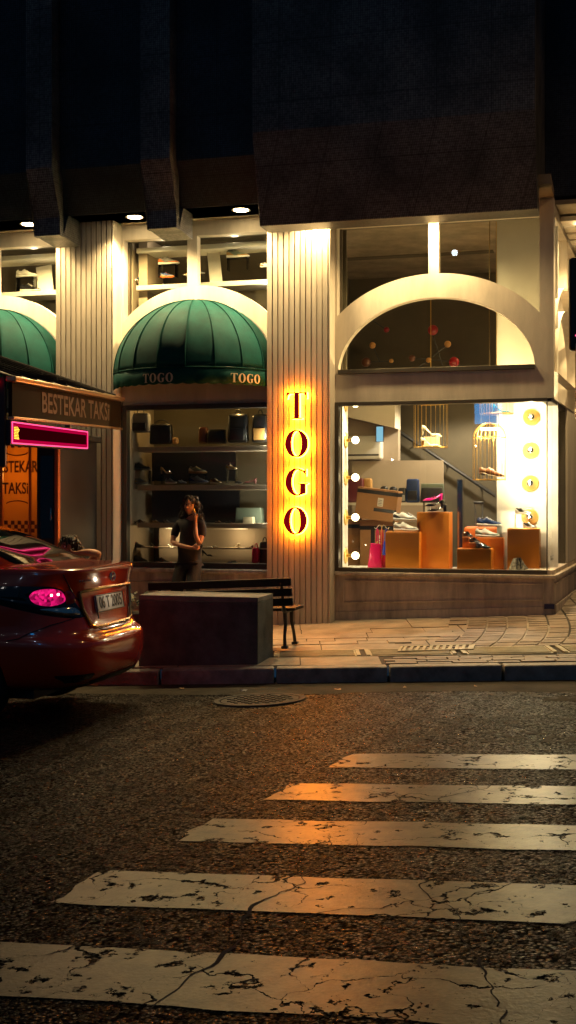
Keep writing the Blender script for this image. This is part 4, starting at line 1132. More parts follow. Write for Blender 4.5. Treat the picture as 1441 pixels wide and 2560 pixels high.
# bulbs: left column on the white side panel, right column on the white partition
for i, py in enumerate((1028, 1112, 1198, 1290, 1378)):
    vb = .60; z = Z(0, py, vb)
    t = thing('vanity_bulb', .632, vb, z, ['topmost', 'second', 'middle', 'fourth', 'lowest'][i] + ' globe bulb of the left column on a round brass plate', 'bulb', 'globe bulbs on the left side panel')
    B().cyl((0, 0, 0), (1, 0, 0), .11, .016, 32, .10).build('back_plate', 'platepaint', t, bevel=.003)
    B().cyl((.016, 0, 0), (1, 0, 0), .022, .075, 16).build('holder', 'gold', t)
    B().ball((.135, 0, 0), .05, 20, 12).build('bulb', M['bulbmat'], t) if 'bulbmat' in M else None
    lamp('vanity_light', (.137, 0, 0), (1, .8, .48), 20.0, .05, t)
for i, py in enumerate((1043, 1126, 1208, 1292)):
    vb = PR - .002; px = (1330, 1328, 1327, 1326)[i]; u, z = F(px, py, vb)
    t = thing('vanity_bulb', u, vb, z, ['topmost', 'second', 'third', 'lowest, half hidden'][i] + ' clear bulb on a round brass plate on the white right wall', 'bulb', 'clear bulbs on the white right wall')
    B().cyl((0, 0, 0), (0, -1, 0), .112, .014, 40, .104).build('back_plate', 'platepaint', t, bevel=.003)
    B().cyl((0, -.014, 0), (0, -1, 0), .020, .05, 16).build('holder', 'gold', t)
    B().ball((0, -.112, 0), .048, 20, 12).build('bulb', 'bulbsilver', t)
    lamp('vanity_light', (0, -.19, 0), (1, .8, .48), 20.0, .02, t)
# unseen spots and fill lights added behind the lintel to brighten the room
for i, (uu, pw) in enumerate(((1.1, 150), (1.95, 150), (2.75, 170))):
    t = thing('added_display_spot', uu, .50, 3.28, ['left', 'middle', 'right'][i] + ' added, unseen display spotlight behind the lintel of the corner window', 'spotlight', 'added display spotlights behind the lintel')
    B().cyl((0, 0, 0), (0, .35, -.9), .035, .10, 16, .045).build('can', 'white', t)
    lamp('added_spot_light', (0, .05, -.13), (1, .80, .50), pw, .03, t, 'SPOT', (R(-24), 0, 0), 140, .6)
    lamp('room_fill_light', (0, .12, .05), (1, .70, .30), 22 if i == 2 else 20, .03, t)
t = thing('ceiling_lamp', 2.0, 3.0, 3.5, 'round shop ceiling lamp deep inside behind the bulkhead', 'ceiling light')
B().cyl((0, 0, 0), (0, 0, 1), .12, .04, 24).build('housing', 'white', t)
lamp('ceiling_lamp_light', (0, 0, -.1), (1, .82, .6), 300, .1, t, 'SPOT', (0, 0, 0), 150, .3)

# ball and rod ornaments behind the arch
def orn(name, balls, rods, v, label, f=1):
    u0, z0 = F(balls[0][0], balls[0][1], v)
    t = thing(name, u0, v, z0, label, 'ornament', 'ball and rod ornaments behind the big arch')
    for px, py, r, m in balls:
        u, z = F(px, py, v); b = B().ball((u - u0, 0, z - z0), r / 178.0, 20, 12, (1, .55, 1)); b.build('ball', m, t)
    for (a, c) in rods:
        p, q = F(*a, v), F(*c, v); B().tube([(p[0] - u0, .012, p[1] - z0), (q[0] - u0, .012, q[1] - z0)], .009, 8).build('rod', 'frame', t)
orn('wall_ornament', [(1083, 825, 14, 'redball'), (1120, 860, 9, 'tanball'), (1072, 900, 7, 'tanball'), (1136, 905, 14, 'redball'), (1031, 895, 9, 'brown')],
    [((1083, 838), (1108, 918)), ((1048, 918), (1120, 860)), ((1031, 895), (1136, 904))], 3.0, 'ornament with two red balls and crossed rods behind the big arch')
orn('wall_ornament', [(916, 905, 13, 'brown'), (932, 863, 9, 'tanball'), (979, 902, 6, 'tanball'), (967, 824, 8, 'redball')],
    [((916, 905), (979, 902)), ((932, 863), (950, 905)), ((967, 824), (930, 800))], 3.0, 'dimmer ornament left of the red balled one behind the big arch')

# ---- things deeper in the shop
def bag(px0, px1, pyt, pyb, v, m, label, cat='handbag', handle=True, name='handbag', d=.12, tp=.9, r=.03, rz=0, group=None, pocket=None, hm=None, hr=.3):
    u0, u1 = U(px0, v), U(px1, v); z0, z1 = Z(0, pyb, v), Z(0, pyt, v); w_ = (u1 - u0) / 2; h = z1 - z0
    t = thing(name, (u0 + u1) / 2, v, z0, label, cat, group, rz)
    r = min(r, w_ * .8, d * .4, h * .4)
    B().rbox(-w_, w_, -d / 2, d / 2, 0, h, r, 3, tp).build('body', m, t, smooth=60)
    if handle:
        b = B(); q = w_ * hr * 1.2; b.tube([(q * math.cos(math.pi * k / 12), 0, h - .008 + .065 * math.sin(math.pi * k / 12)) for k in range(13)], .008, 8); b.build('handle', hm or m, t)
    if pocket: B().rbox(-w_ * .7, w_ * .7, -d / 2 - .022, -d / 2 + .01, h * .08, h * .5, .012).build('pocket', pocket, t, smooth=60)
    return t
GS = 'bags on the back shelf of the corner shop'
bag(862, 912, 1200, 1255, 2.85, 'maroon', 'dark maroon bag at the left end of the back shelf', group=GS, handle=False)
bag(908, 932, 1200, 1255, 2.92, 'tan', 'tan bag beside the maroon one on the back shelf', group=GS, handle=False)
bag(950, 972, 1218, 1255, 2.8, 'black', 'small round black bag, third from the left on the back shelf', group=GS, handle=False, r=.05)
bag(972, 996, 1219, 1255, 2.86, 'black', 'small black bag touching its round neighbour on the back shelf', group=GS, handle=False, r=.05, tp=.8)
bag(996, 1018, 1222, 1255, 2.8, 'black', 'black pouch with pale print left of the tall suitcase', group=GS, handle=False, pocket='grey')
bag(1016, 1050, 1202, 1256, 2.8, 'navy', 'tall dark cabin case with tan top edge on the back shelf', 'suitcase', name='cabin_case', group=GS, handle=False, pocket='black')
bag(1053, 1110, 1222, 1256, 2.75, 'black', 'wide black folder bag behind the magenta shoe', group=GS, handle=False, r=.015)
bag(1052, 1112, 1213, 1256, 2.9, 'olivegreen', 'dull green box behind the wide black folder bag', 'box', name='gift_box', group=GS, handle=False, r=.008)

def carton(px0, px1, pyt, pyb, v, label, tilt=0, d=.35, tapes=1, lab=True, marks=None):
    u0, u1 = U(px0, v), U(px1, v); z0, z1 = Z(0, pyb, v), Z(0, pyt, v); w_ = (u1 - u0) / 2; h = z1 - z0
    t = thing('cardboard_box', (u0 + u1) / 2, v, z0, label, 'cardboard box', 'cardboard boxes piled inside the corner window')
    B().box(-w_, w_, 0, d, 0, h).build('carton', 'card', t, bevel=.004)
    if tapes: B().box(-w_ - .001, w_ + .001, -.0015, d, h * .82, h * .82 + .055).build('tape', 'tape', t, smooth=None)
    if tapes > 1: B().box(-w_ * .1, w_ + .001, -.0015, .003, h * .28, h * .28 + .05).build('tape', 'tape', t, smooth=None)
    if tapes > 2: B().box(-w_ * .35, -w_ * .35 + .06, -.003, .001, h * .55, h * .86).build('tape', 'tape', t, smooth=None)
    if lab:
        B().box(w_ * .05, w_ * .32, -.003, .001, h * .45, h * .72).build('shipping_label', 'paper', t, smooth=None)
        for k in range(4): B().box(w_ * .08, w_ * .08 + w_ * .18, -.0045, -.003, h * (.49 + k * .05), h * (.505 + k * .05)).build('print_line', 'ink', t, smooth=None)
    t.rotation_euler = (0, R(tilt), -TH); return t
carton(862, 900, 1292, 1418, 2.05, 'brown carton at the far left under the tilted one', tapes=2, lab=False)
carton(900, 985, 1296, 1420, 1.95, 'large brown carton with a paper label under the tilted one', tapes=3)
carton(886, 988, 1224, 1296, 1.85, 'brown carton tilted to the right on top of the others, with black tape', 7, tapes=2)
B().box(0, 0.001, 0, 0.001, 0, 0.001)
# rack with small bags
rk_u, rk_z = F(955, 1418, .86)
t = thing('accessory_stand', rk_u, .86, .80, 'slim metal accessory stand with two curved arms beside the short plinth', 'stand')
ztop = F(955, 1313, .86)[1] - .80
B().tube([(0, 0, 0), (0, 0, ztop)], .006, 8).build('post', 'gold', t)
for s_ in (-1, 1):
    B().tube([(0, 0, ztop - .03), (s_ * .03, 0, ztop + .01), (s_ * .06, 0, ztop - .03), (s_ * .085, 0, ztop - .05), (s_ * .10, 0, ztop - .03)], .005, 8).build('arm', 'chrome', t)
B().cyl((0, 0, 0), (0, 0, 1), .09, .008, 24).build('foot', 'gold', t)
def hangbag(px, pyt, pyb, pyh, w_, m, label, v=.84, lean=0):
    u, z1 = F(px, pyt, v); z0 = Z(0, pyb, v); zh = Z(0, pyh, v)
    t = thing('small_handbag', u, v, zh, label, 'handbag', 'small bags hanging from the accessory stand')
    B().rbox(-w_ / 2 + lean, w_ / 2 + lean, -.03, .03, z0 - zh, z1 - zh, .018, 3, .6).build('body', m, t, smooth=60)
    for s_ in (-1, 1): B().tube([(0, s_ * .006, 0), (s_ * .012, 0, -.06), (s_ * .014, 0, z1 - zh - .005)], .009, 8).build('strap', m, t)
    B().ball((0, -.02, z1 - zh + .01), .012, 8, 6).build('clasp', 'gold', t)
hangbag(944, 1358, 1418, 1316, .22, 'crimsonbag', 'crimson pink bag hanging from the left arm of the accessory stand', lean=-.03)
hangbag(955, 1362, 1417, 1318, .15, 'pinkbag', 'darker red bag hanging just behind the crimson pink one', v=.92)
hangbag(966, 1352, 1376, 1316, .11, 'bluebag', 'cobalt blue bag hanging from the right arm of the accessory stand', v=.84)
# suitcase, mirror panel, tote
u0, u1 = U(1162, 1.25), U(1264, 1.25); z0, z1 = .80, Z(0, 1309, 1.25)
t = thing('suitcase', (u0 + u1) / 2, 1.25, z0, 'rust orange suitcase with raised trolley handle behind the running shoes', 'suitcase')
B().rbox(-(u1 - u0) / 2, (u1 - u0) / 2, -.12, .12, 0, z1 - z0, .05, 4).build('shell', 'orange', t, smooth=60)
B().rbox(-(u1 - u0) / 2 - .003, (u1 - u0) / 2 + .003, -.012, .012, -.002, z1 - z0 + .003, .05, 4).build('zip', 'brown', t, smooth=60)
uh0, uh1 = U(1189, 1.25) - (u0 + u1) / 2, U(1207, 1.25) - (u0 + u1) / 2; zh = Z(0, 1258, 1.25) - z0
for x in (uh0, uh1): B().box(x - .008, x + .008, -.008, .008, z1 - z0, zh).build('handle_tube', 'steel', t)
B().rbox(uh0 - .02, uh1 + .02, -.018, .018, zh - .008, zh + .028, .01).build('grip', 'carblack', t)
u0 = U(1146, 1.4); t = thing('standing_mirror', u0 + .035, 1.34, .80, 'tall narrow dark framed mirror standing behind the lowest plinth', 'mirror')
B().box(-.04, .04, -.03, .03, 0, Z(0, 1202, 1.34) - .80).build('frame', 'frame', t, bevel=.004)
B().box(-.03, .03, -.033, -.030, .02, Z(0, 1202, 1.34) - .82).build('mirror_glass', 'chrome', t, smooth=None)
# tote
u0, u1 = U(1274, .56), U(1322, .56); z1 = Z(0, 1379, .56)
t = thing('tote_bag', (u0 + u1) / 2, .56, .80, 'pale patterned soft bag with black straps slumped in front of the rightmost plinth', 'bag')
b = B(); rs = []
w_ = (u1 - u0) / 2
for k, f in enumerate((0, .15, .35, .55, .75, .9, 1)):
    ww = w_ * (1.08 - .78 * f ** 1.3); rs.append([(ww * math.cos(2 * math.pi * j / 24) - .02 * f + .012 * math.sin(j * 2.6 + k), .07 * (1 - .6 * f) * math.sin(2 * math.pi * j / 24) + .008 * math.sin(j * 1.9 + k * 2), f * (z1 - .80)) for j in range(24)])
b.rings(rs).build('body', M['pattern'], t, smooth=60)
for x in (-.02, .035): B().tube([(x, -.075, .04), (x * .8, -.05, .12), (x * .5 - .01, -.035, (z1 - .8) * .97), (x * .5, .02, (z1 - .8))], .008, 6).build('strap', 'black', t)
# air conditioner, and a glowing panel added in place of a blue reflection
u0, u1 = U(850, 3.3), U(957, 3.3); z0, z1 = Z(0, 1160, 3.3), Z(0, 1103, 3.3)
t = thing('air_conditioner', (u0 + u1) / 2, 3.398, z0, 'white split air conditioner on the inner wall above the cartons', 'air conditioner')
w_ = (u1 - u0) / 2
B().rbox(-w_, w_, -.2, 0, .02, z1 - z0, .035, 4).build('casing', 'white', t, smooth=60)
B().box(-w_ + .03, w_ - .04, -.203, -.16, .075, .10).build('air_slot', 'frame', t)
B().box(-w_ + .03, w_ - .04, -.195, -.10, .03, .05).build('louvre', 'white', t)
u0, u1 = U(940, 3.3), U(960, 3.3); z0, z1 = Z(0, 1116, 3.15), Z(0, 1082, 3.15)
t = thing('blue_glow_panel', U(950, 3.15), 3.15, z0, 'small pale blue glowing panel beside the air conditioner, added for a reflection', 'screen')
B().box(-.058, .058, 0, .03, -.006, z1 - z0 + .006).build('bezel', 'frame', t, bevel=.003)
B().box(-.052, .052, -.003, .0, 0, z1 - z0).build('screen', emis('blue_panel_glow', (.30, .62, .80), 1.0), t, smooth=None)
B().tube([(0, .02, .05), (0, .12, .05), (0, .25, .05)], .012, 6).build('arm', 'frame', t)

# ---- display A (left lower window)
GA = 'bags on the top shelf of the left window'
zt = 1116
bag(327, 377, 1040, 1087, .62, 'grey', 'grey and black bucket bag hanging top left in the left window', group=GA, pocket='black')
bag(376, 432, 1067, 1116, .66, 'black', 'boxy black handbag on the top shelf of the left window', group=GA, hr=.5)
bag(432, 446, 1100, 1116, .66, 'tan', 'small tan purse beside the boxy black handbag', 'purse', group=GA, handle=False)
bag(498, 520, 1076, 1116, .75, 'brown', 'dark brown bag in the middle of the top shelf', group=GA, handle=False)
bag(520, 566, 1082, 1116, .7, 'black', 'low black bag next to the left backpack', group=GA, handle=False)
bag(569, 623, 1046, 1115, .66, 'black', 'black backpack with top loop, left of the two backpacks', 'backpack', name='backpack', group=GA, pocket='black', r=.06, hr=.22)
bag(630, 672, 1048, 1115, .66, 'black', 'black backpack with a tan insole leaning on it, right of the two', 'backpack', name='backpack', group=GA, pocket='tan', r=.06, hr=.22)
GC = 'shoes on the shelves of the left window'
sh = [(329, 379, 1178, 'sneaker', 'black', 'grey', 'black', 'black sneaker on a box, far left of the second shelf', 'R'),
      (334, 372, 1211, 'sneaker', 'grey', 'grey', 'tan', 'grey sneaker below the black one, far left of the second shelf', 'R'),
      (402, 434, 1187, 'pump', 'tan', 'tan', 'tan', 'flat tan sandal on a box on the second shelf', 'R'),
      (414, 446, 1211, 'sneaker', 'grey', 'whiteleather', 'grey', 'grey sneaker standing under the tan sandal', 'R'),
      (473, 520, 1187, 'sneaker', 'olivegreen', 'tan', 'cream', 'green and beige sneaker on the middle riser of the second shelf', 'R'),
      (474, 524, 1211, 'sneaker', 'grey', 'grey', 'navy', 'dark blue grey sneaker under the middle riser', 'R'),
      (566, 596, 1178, 'sneaker', 'cream', 'cream', 'gold', 'gold and cream sneaker on the right riser of the second shelf', 'R'),
      (590, 610, 1211, 'oxford', 'black', 'whiteleather', 'black', 'black shoe with a pale edge at the right foot of the second shelf', 'R'),
      (322, 352, 1309, 'mary', 'black', 'black', 'black', 'black ankle shoe at the left of the third shelf', 'L'),
      (350, 378, 1309, 'mary', 'brown', 'cream', 'brown', 'brown block heel with a cream sole on the third shelf', 'R'),
      (420, 440, 1366, 'pump', 'chrome', 'chrome', 'chrome', 'silver high heel left of the woman on the thin ledge', 'R'),
      (519, 536, 1366, 'oxford', 'whiteleather', 'whiteleather', 'whiteleather', 'white strap shoe just right of the woman on the thin ledge', 'R'),
      (531, 552, 1366, 'oxford', 'chrome', 'whiteleather', 'whiteleather', 'silver and white shoe, right one of the pale pair on the thin ledge', 'R'),
      (320, 366, 1366, 'oxford', 'black', 'black', 'black', 'long black shoe at the left end of the thin ledge', 'R'),
      (322, 372, 1400, 'oxford', 'black', 'black', 'black', 'black shoe at the bottom left corner of the left window', 'R'),
      (388, 430, 1404, 'sneaker', 'black', 'black', 'black', 'black trainer on the window floor left of the woman', 'R'),
      (505, 535, 1384, 'pump', 'black', 'black', 'black', 'black heel peeping out beside the woman', 'R'),
      (560, 584, 1404, 'sneaker', 'navy', 'black', 'black', 'dark navy high trainer on the window floor, left one', 'L'),
      (446, 470, 1211, 'sneaker', 'white' if False else 'whiteleather', 'grey', 'grey', 'pale sneaker between the sandal and the middle riser', 'R'),
      (526, 558, 1211, 'sneaker', 'brown', 'cream', 'tan', 'brown and tan sneaker right of the middle riser', 'R'),
      (612, 642, 1211, 'mary', 'maroon', 'black', 'maroon', 'dark red strap shoe far right on the second shelf', 'L'),
      (380, 408, 1309, 'sneaker', 'tan', 'cream', 'tan', 'tan sneaker left of the hair of the person on the third shelf', 'R'),
      (408, 436, 1309, 'sneaker', 'grey', 'whiteleather', 'black', 'grey and black sneaker next to the tan one on the third shelf', 'R'),
      (538, 566, 1309, 'oxford', 'brown', 'brown', 'tan', 'brown lace up shoe right of the person on the third shelf', 'R'),
      (564, 592, 1309, 'oxford', 'black', 'black', 'black', 'black lace up shoe beside the brown one on the third shelf', 'R'),
      (376, 402, 1366, 'pump', 'black', 'black', 'black', 'black high heel in the middle left of the thin ledge', 'R'),
      (572, 600, 1366, 'pump', 'cream', 'cream', 'cream', 'cream high heel standing alone on the right of the thin ledge', 'L'),
      (610, 634, 1366, 'mary', 'maroon', 'maroon', 'maroon', 'dark red block heel above the small red bag', 'L'),
      (578, 606, 1404, 'sneaker', 'olivegreen', 'black', 'navy', 'teal grey high trainer on the window floor, right one', 'R')]
for (a, c, y, st, up, so, ac, lab, toe) in sh:
    v = .66 if y < 1315 else (.68 if y == 1366 else .62)
    if y == 1178 or y == 1187: riser(a + 3, c - 3, y + 1, 1211, v, 'riser carrying the ' + lab.split(' on ')[0] + (' at far left' if a == 329 else ''), d=.1, m='acrylic')
    shoe(a, c, y, v, st, up, so, ac, lab, GC, 20 if (c - a) < 34 else 8, toe)
bag(632, 650, 1362, 1398, .62, 'pinkbag', 'small bright red bag in the lower right corner of the left window', r=.02)
bag(649, 676, 1348, 1404, .68, 'black', 'dark green black bag standing right of the small red one')
bag(590, 660, 1268, 1309, .8, 'olivegreen', 'pale green box on the third shelf right of the woman', 'box', name='gift_box', handle=False, r=.01)
bag(610, 636, 1290, 1309, .60, 'cream', 'small cream box in front of the pale green one', 'box', name='gift_box', handle=False, r=.006)
# ---- upper display
GU = 'shoes on the upper shelves above the awnings'
zsh = F(400, 722, .5)[1] + .065; zsh2 = F(400, 628, .5)[1] + .065
for (a, c, y, st, up, so, ac, lab, toe, rs_) in [
      (396, 449, 685, 'sneaker', 'grey', 'whiteleather', 'orange', 'grey sneaker with orange heel on a riser, upper left pane', 'R', 1),
      (567, 627, 678, 'sneaker', 'olivegreen', 'whiteleather', 'tan', 'dark green and tan sneaker on a riser, upper right pane', 'R', 1),
      (323, 346, 713, 'oxford', 'whiteleather', 'whiteleather', 'whiteleather', 'white shoe at the left end of the upper shelf', 'R', 0),
      (344, 366, 713, 'oxford', 'navy', 'black', 'navy', 'small navy shoe beside the white one on the upper shelf', 'R', 0),
      (402, 436, 711, 'sneaker', 'navy', 'orange', 'grey', 'blue grey sneaker under the riser of the orange heeled one', 'R', 0),
      (459, 480, 708, 'sneaker', 'tan', 'whiteleather', 'tan', 'tan sneaker half hidden behind the centre mullion', 'L', 0),
      (492, 513, 706, 'sneaker', 'grey', 'grey', 'navy', 'grey blue sneaker right of the centre mullion', 'R', 0),
      (651, 680, 703, 'sneaker', 'whiteleather', 'whiteleather', 'orange', 'white sneaker with orange heel at the right end of the upper shelf', 'R', 0),
      (41, 93, 697, 'sneaker', 'whiteleather', 'whiteleather', 'whiteleather', 'plain white sneaker on a riser above the left awning', 'R', 2),
      (51, 101, 722, 'sneaker', 'black', 'whiteleather', 'black', 'black sneaker under the plain white one above the left awning', 'R', 0)]:
    v = .66
    zz = Z(0, y, v)
    if rs_ == 0: y = HY + (CAMZ - zsh - .002) * FPX / ((v + YF * CO) / (((a - CX) / FPX) * SI + CO))
    t = shoe(a, c, y, v, st, up, so, ac, lab, GU, 0, toe)
    if rs_:
        yb = HY + (CAMZ - zsh) * FPX / ((v + YF * CO) / (((a - CX) / FPX) * SI + CO))
        riser(a + 4, c - 6, y + .5, yb, v, 'acrylic riser under the ' + lab.split(' on a ')[0], d=.11)
def card(px0, px1, pyt, lab, v=.72, lean=-8):
    u0, u1 = U(px0, v), U(px1, v); z1 = Z(0, pyt, v)
    t = thing('display_card', (u0 + u1) / 2, v, zsh, lab, 'card', 'white cards on the upper shelves')
    w_ = (u1 - u0) / 2
    B().box(-w_, w_, 0, .006, 0, z1 - zsh).build('card', 'paper', t, smooth=None)
    B().box(-.02, .02, .006, .06, 0, .08).build('easel', 'white', t, smooth=None)
    t.rotation_euler = (R(-6), R(lean), -TH)
    return t
card(526, 557, 653, 'white card with a faint shoe drawing left of the dark green sneaker')
card(95, 134, 668, 'white card with a grey border beside the plain white sneaker')
bag(578, 600, 590, 612, .7, 'grey', 'grey folded pouch on the highest shelf of the upper right pane', 'pouch', handle=False, r=.02, name='pouch')
# lamps of the left window
for du in (0, -3.017):
    nm = ('left window' if du == 0 else 'window behind the taxi stand')
    t = thing('shelf_lamp', -1.4 + du, .80, SHA[2] - .01, 'hidden lamp under the third shelf of the ' + nm, 'lamp')
    B().box(-.6, .6, -.015, .015, -.012, 0).build('housing', 'white', t)
    lamp('shelf_light', (-.5, -.1, -.10), (1, .72, .4), 3.2, .04, t)
    lamp('shelf_light', (.5, -.1, -.10), (1, .72, .4), 3.2, .04, t)
    t = thing('cabinet_lamp', -1.4 + du, .55, 2.99, 'hidden lamp at the ceiling of the ' + nm, 'lamp')
    B().box(-.6, .6, -.015, .015, 0, .02).build('housing', 'white', t)
    lamp('cabinet_and_fill_light', (-.5, .1, .03), (1, .60, .2), 7, .015, t)
    lamp('cabinet_and_fill_light', (.5, .1, .03), (1, .60, .2), 7, .015, t)
    
    for zq in (-.42, -.90, -1.42): lamp('cabinet_and_fill_light', (1.03, -.075, zq), (.9, .85, .7), 13, .02, t)  # unseen fill lamps added behind the pier to light the shelves
    lamp('upper_shelf_fill', (.5, .0, 5.25 - 2.99), (1, .8, .55), 5, .05, t)  # unseen fill added to brighten the upper shelves
    lamp('upper_shelf_fill', (-.5, .0, 5.25 - 2.99), (1, .8, .55), 5, .05, t)
    lamp('upper_shelf_fill', (1.03, -.07, 4.62 - 2.99), (1, .85, .6), 9, .02, t)
#@@OBJ2
# ================================================================== TAXI STAND
kv = -1.3
ku0, ku1 = U(-190, kv), U(146, kv)
kg = wz(ku0, kv) - .15
kc = (ku0 + ku1) / 2
kk = thing('taxi_kiosk', kc, kv, kg, 'dark taxi stand cabin with an orange lit lettered glass panel', 'kiosk')
kz = lambda py: Z(0 if False else 60, py, kv) - kg
KU = lambda px: U(px, kv) - kc
kt = kz(1098) ; kw = (ku1 - ku0) / 2
B().box(-kw, kw, 1.1, 1.15, 0, kt).build('rear_wall', 'kiosk', kk)
B().box(-kw, -kw + .05, .0, 1.1, 0, kt).build('side_wall', 'kiosk', kk)
B().box(kw - .05, kw, .05, 1.1, 0, kt).build('side_wall', 'kiosk', kk)
B().box(-kw - .05, kw + .05, -.05, 1.2, kt, kt + .08).build('roof', 'kiosk', kk, bevel=.01)
B().box(-kw, kw, 0, .05, 0, kz(1345)).build('lower_panel', 'kiosk', kk)
B().box(KU(137), KU(146), -.01, .06, 0, kt).build('door_post', 'orangepost', kk, bevel=.004)
dr_ = B().box(KU(97), KU(137), .005, .045, 0, kt).build('door', 'kiosk', kk, bevel=.004)
B().box(KU(101), KU(133), .0, .004, kz(1345), kz(1140)).build('door_glass', 'carglass', dr_, smooth=None)
B().box(KU(128), KU(131), -.03, .0, kz(1300), kz(1270)).build('handle', 'chrome', dr_, bevel=.003)
gp = B().box(KU(8), KU(97), .012, .02, kz(1345), kt).build('glass_panel', 'amberglass', kk, smooth=None)
B().box(-kw + .05, KU(8) - .06, .012, .02, kz(1345), kt).build('glass_panel', 'amberglass', kk, smooth=None)
for px in (4, 75, 96): B().box(KU(px) - .018, KU(px) + .012, -.005, .035, kz(1345), kt).build('glazing_bar', 'orangepost' if px < 90 else 'kiosk', kk, bevel=.003)
def ktext(body, px, py, size, m='ink', xs=.8):
    me = text_mesh(body, size, lambda x, y, z: (KU(px) + x * xs, .008 - z, kz(py) + y), .001, .004)
    link('lettering', me, m, gp, smooth=None)
ktext('BESTEKAR', 38, 1168, .205, 'amberink', .66)
ktext('TAKSi', 38, 1222, .20, 'amberink', .7)
# taxi check bands
for (py0, n_) in ((1302, 3), (1109, 1)):
    b = B(); q = .047
    for r in range(n_):
        for c in range(24):
            if (r + c) % 2 == 0:
                x = KU(10) + c * q
                if x + q < KU(96): b.box(x, x + q, .006, .0105, kz(py0) - (r + 1) * q * 1.05, kz(py0) - r * q * 1.05)
    b.build('check_band', 'amberink', gp, smooth=None)
for (py, a_, c_) in ((1128, 200, 340), (1262, 20, 160)):
    B().tube([(KU(42) + .16 * math.cos(R(t_)), .006, kz(py) + .05 * math.sin(R(t_))) for t_ in range(a_, c_ + 1, 10)], .008, 6).build('emblem_line', 'amberink', gp)
B().box(-.4, .5, .6, .9, .7, .74).build('desk', 'tan', kk)
lamp('kiosk_lamp', (KU(55), .55, kt - .35), (1, .42, .06), 26, .12, kk)
lamp('kiosk_lamp', (KU(50), .45, .55), (1, .45, .06), 16, .08, kk)
lamp('kiosk_lamp', (-kw * .5, .55, kt - .4), (1, .42, .06), 6, .12, kk)

# canopy with sign board, running away from the street
CPH = math.atan2(1, .145)
cp = empty('taxi_stand_canopy', (-2.76, 12.0, 0), CPH, 'striped sloping canopy whose long side board names the taxi stand', 'canopy')
LN = 3.87; rise = .030
def slab4(x0, x1, y0, y1, zf, zt):
    """box whose bottom follows zf(x), top zt(x)"""
    vs = [(x, y, z) for x, y, z in ((x0, y0, zf(x0)), (x1, y0, zf(x1)), (x1, y1, zf(x1)), (x0, y1, zf(x0)), (x0, y0, zt(x0)), (x1, y0, zt(x1)), (x1, y1, zt(x1)), (x0, y1, zt(x0)))]
    return B().add(vs, [(3, 2, 1, 0), (4, 5, 6, 7), (0, 1, 5, 4), (1, 2, 6, 5), (2, 3, 7, 6), (3, 0, 4, 7)])
zb0, zt0 = 2.56, 2.90
sbd = slab4(0, LN, 0, .04, lambda x: zb0 + rise * x, lambda x: zt0 + rise * x).build('sign_board', 'signboard', cp)
slab4(-.03, LN + .02, -.05, .06, lambda x: zt0 + .002 + rise * x, lambda x: zt0 + .06 + rise * x).build('top_rail', 'brassrail', cp, bevel=.015, seg=3)
slab4(-.0, LN + .02, -.02, .05, lambda x: zb0 - .03 + rise * x, lambda x: zb0 - .002 + rise * x).build('bottom_rail', 'brassrail', cp, bevel=.006)
me = text_mesh('BESTEKAR TAKSi', .33, lambda x, y, z: (2.08 + x * 1.02, -.003 - z, (zb0 + zt0) / 2 + .0 + y * .92 + rise * (2.08 + x)), .003, .006)
link('lettering', me, 'signletter', sbd, smooth=None)
# roof cloth with stripes
b = B(); n = 40; vs = []
for j in range(n + 1):
    x = -.03 + (LN + .05) * j / n
    for k in range(9):
        y = .0 + 1.6 * k / 8; vs.append((x, y, zt0 + .062 + rise * x + .34 * y - .02 * math.sin(math.pi * k / 8)))
b.add(vs, [(j * 9 + k, j * 9 + k + 1, (j + 1) * 9 + k + 1, (j + 1) * 9 + k) for j in range(n) for k in range(8)])
rf = b.build('roof_cloth', 'canopy', cp, smooth=80); rf.modifiers.new('solid', 'SOLIDIFY').thickness = .006
for q in range(8):
    x = .25 + q * .48; B().tube([(x, y, zt0 + .072 + rise * x + .34 * y) for y in (0, .8, 1.6)], .014, 6).build('roof_batten', 'wood', cp)
# dark front fascia facing the road
fs_ = B().box(-.03, .03, .065, 1.7, 2.05, zt0 + .05).build('front_fascia', 'kiosk', cp, bevel=.01)
me = text_mesh('TAKSi', .12, lambda x, y, z: (-.035 + z, .42 - x, 2.83 + y), .002, .003)
link('lettering', me, 'grey', fs_, smooth=None)
for (y, z) in ((.16, zt0 + .165), (.15, zt0 + .0)):
    B().ball((-.07, y, z), .045, 14, 9).build('red_lamp', 'redlamp', cp)
for (x, y) in ((.1, 1.6), (3.6, 1.5)): B().tube([(x, y, -.3), (x, y, zt0 + .5)], .03, 10).build('post', 'kiosk', cp)
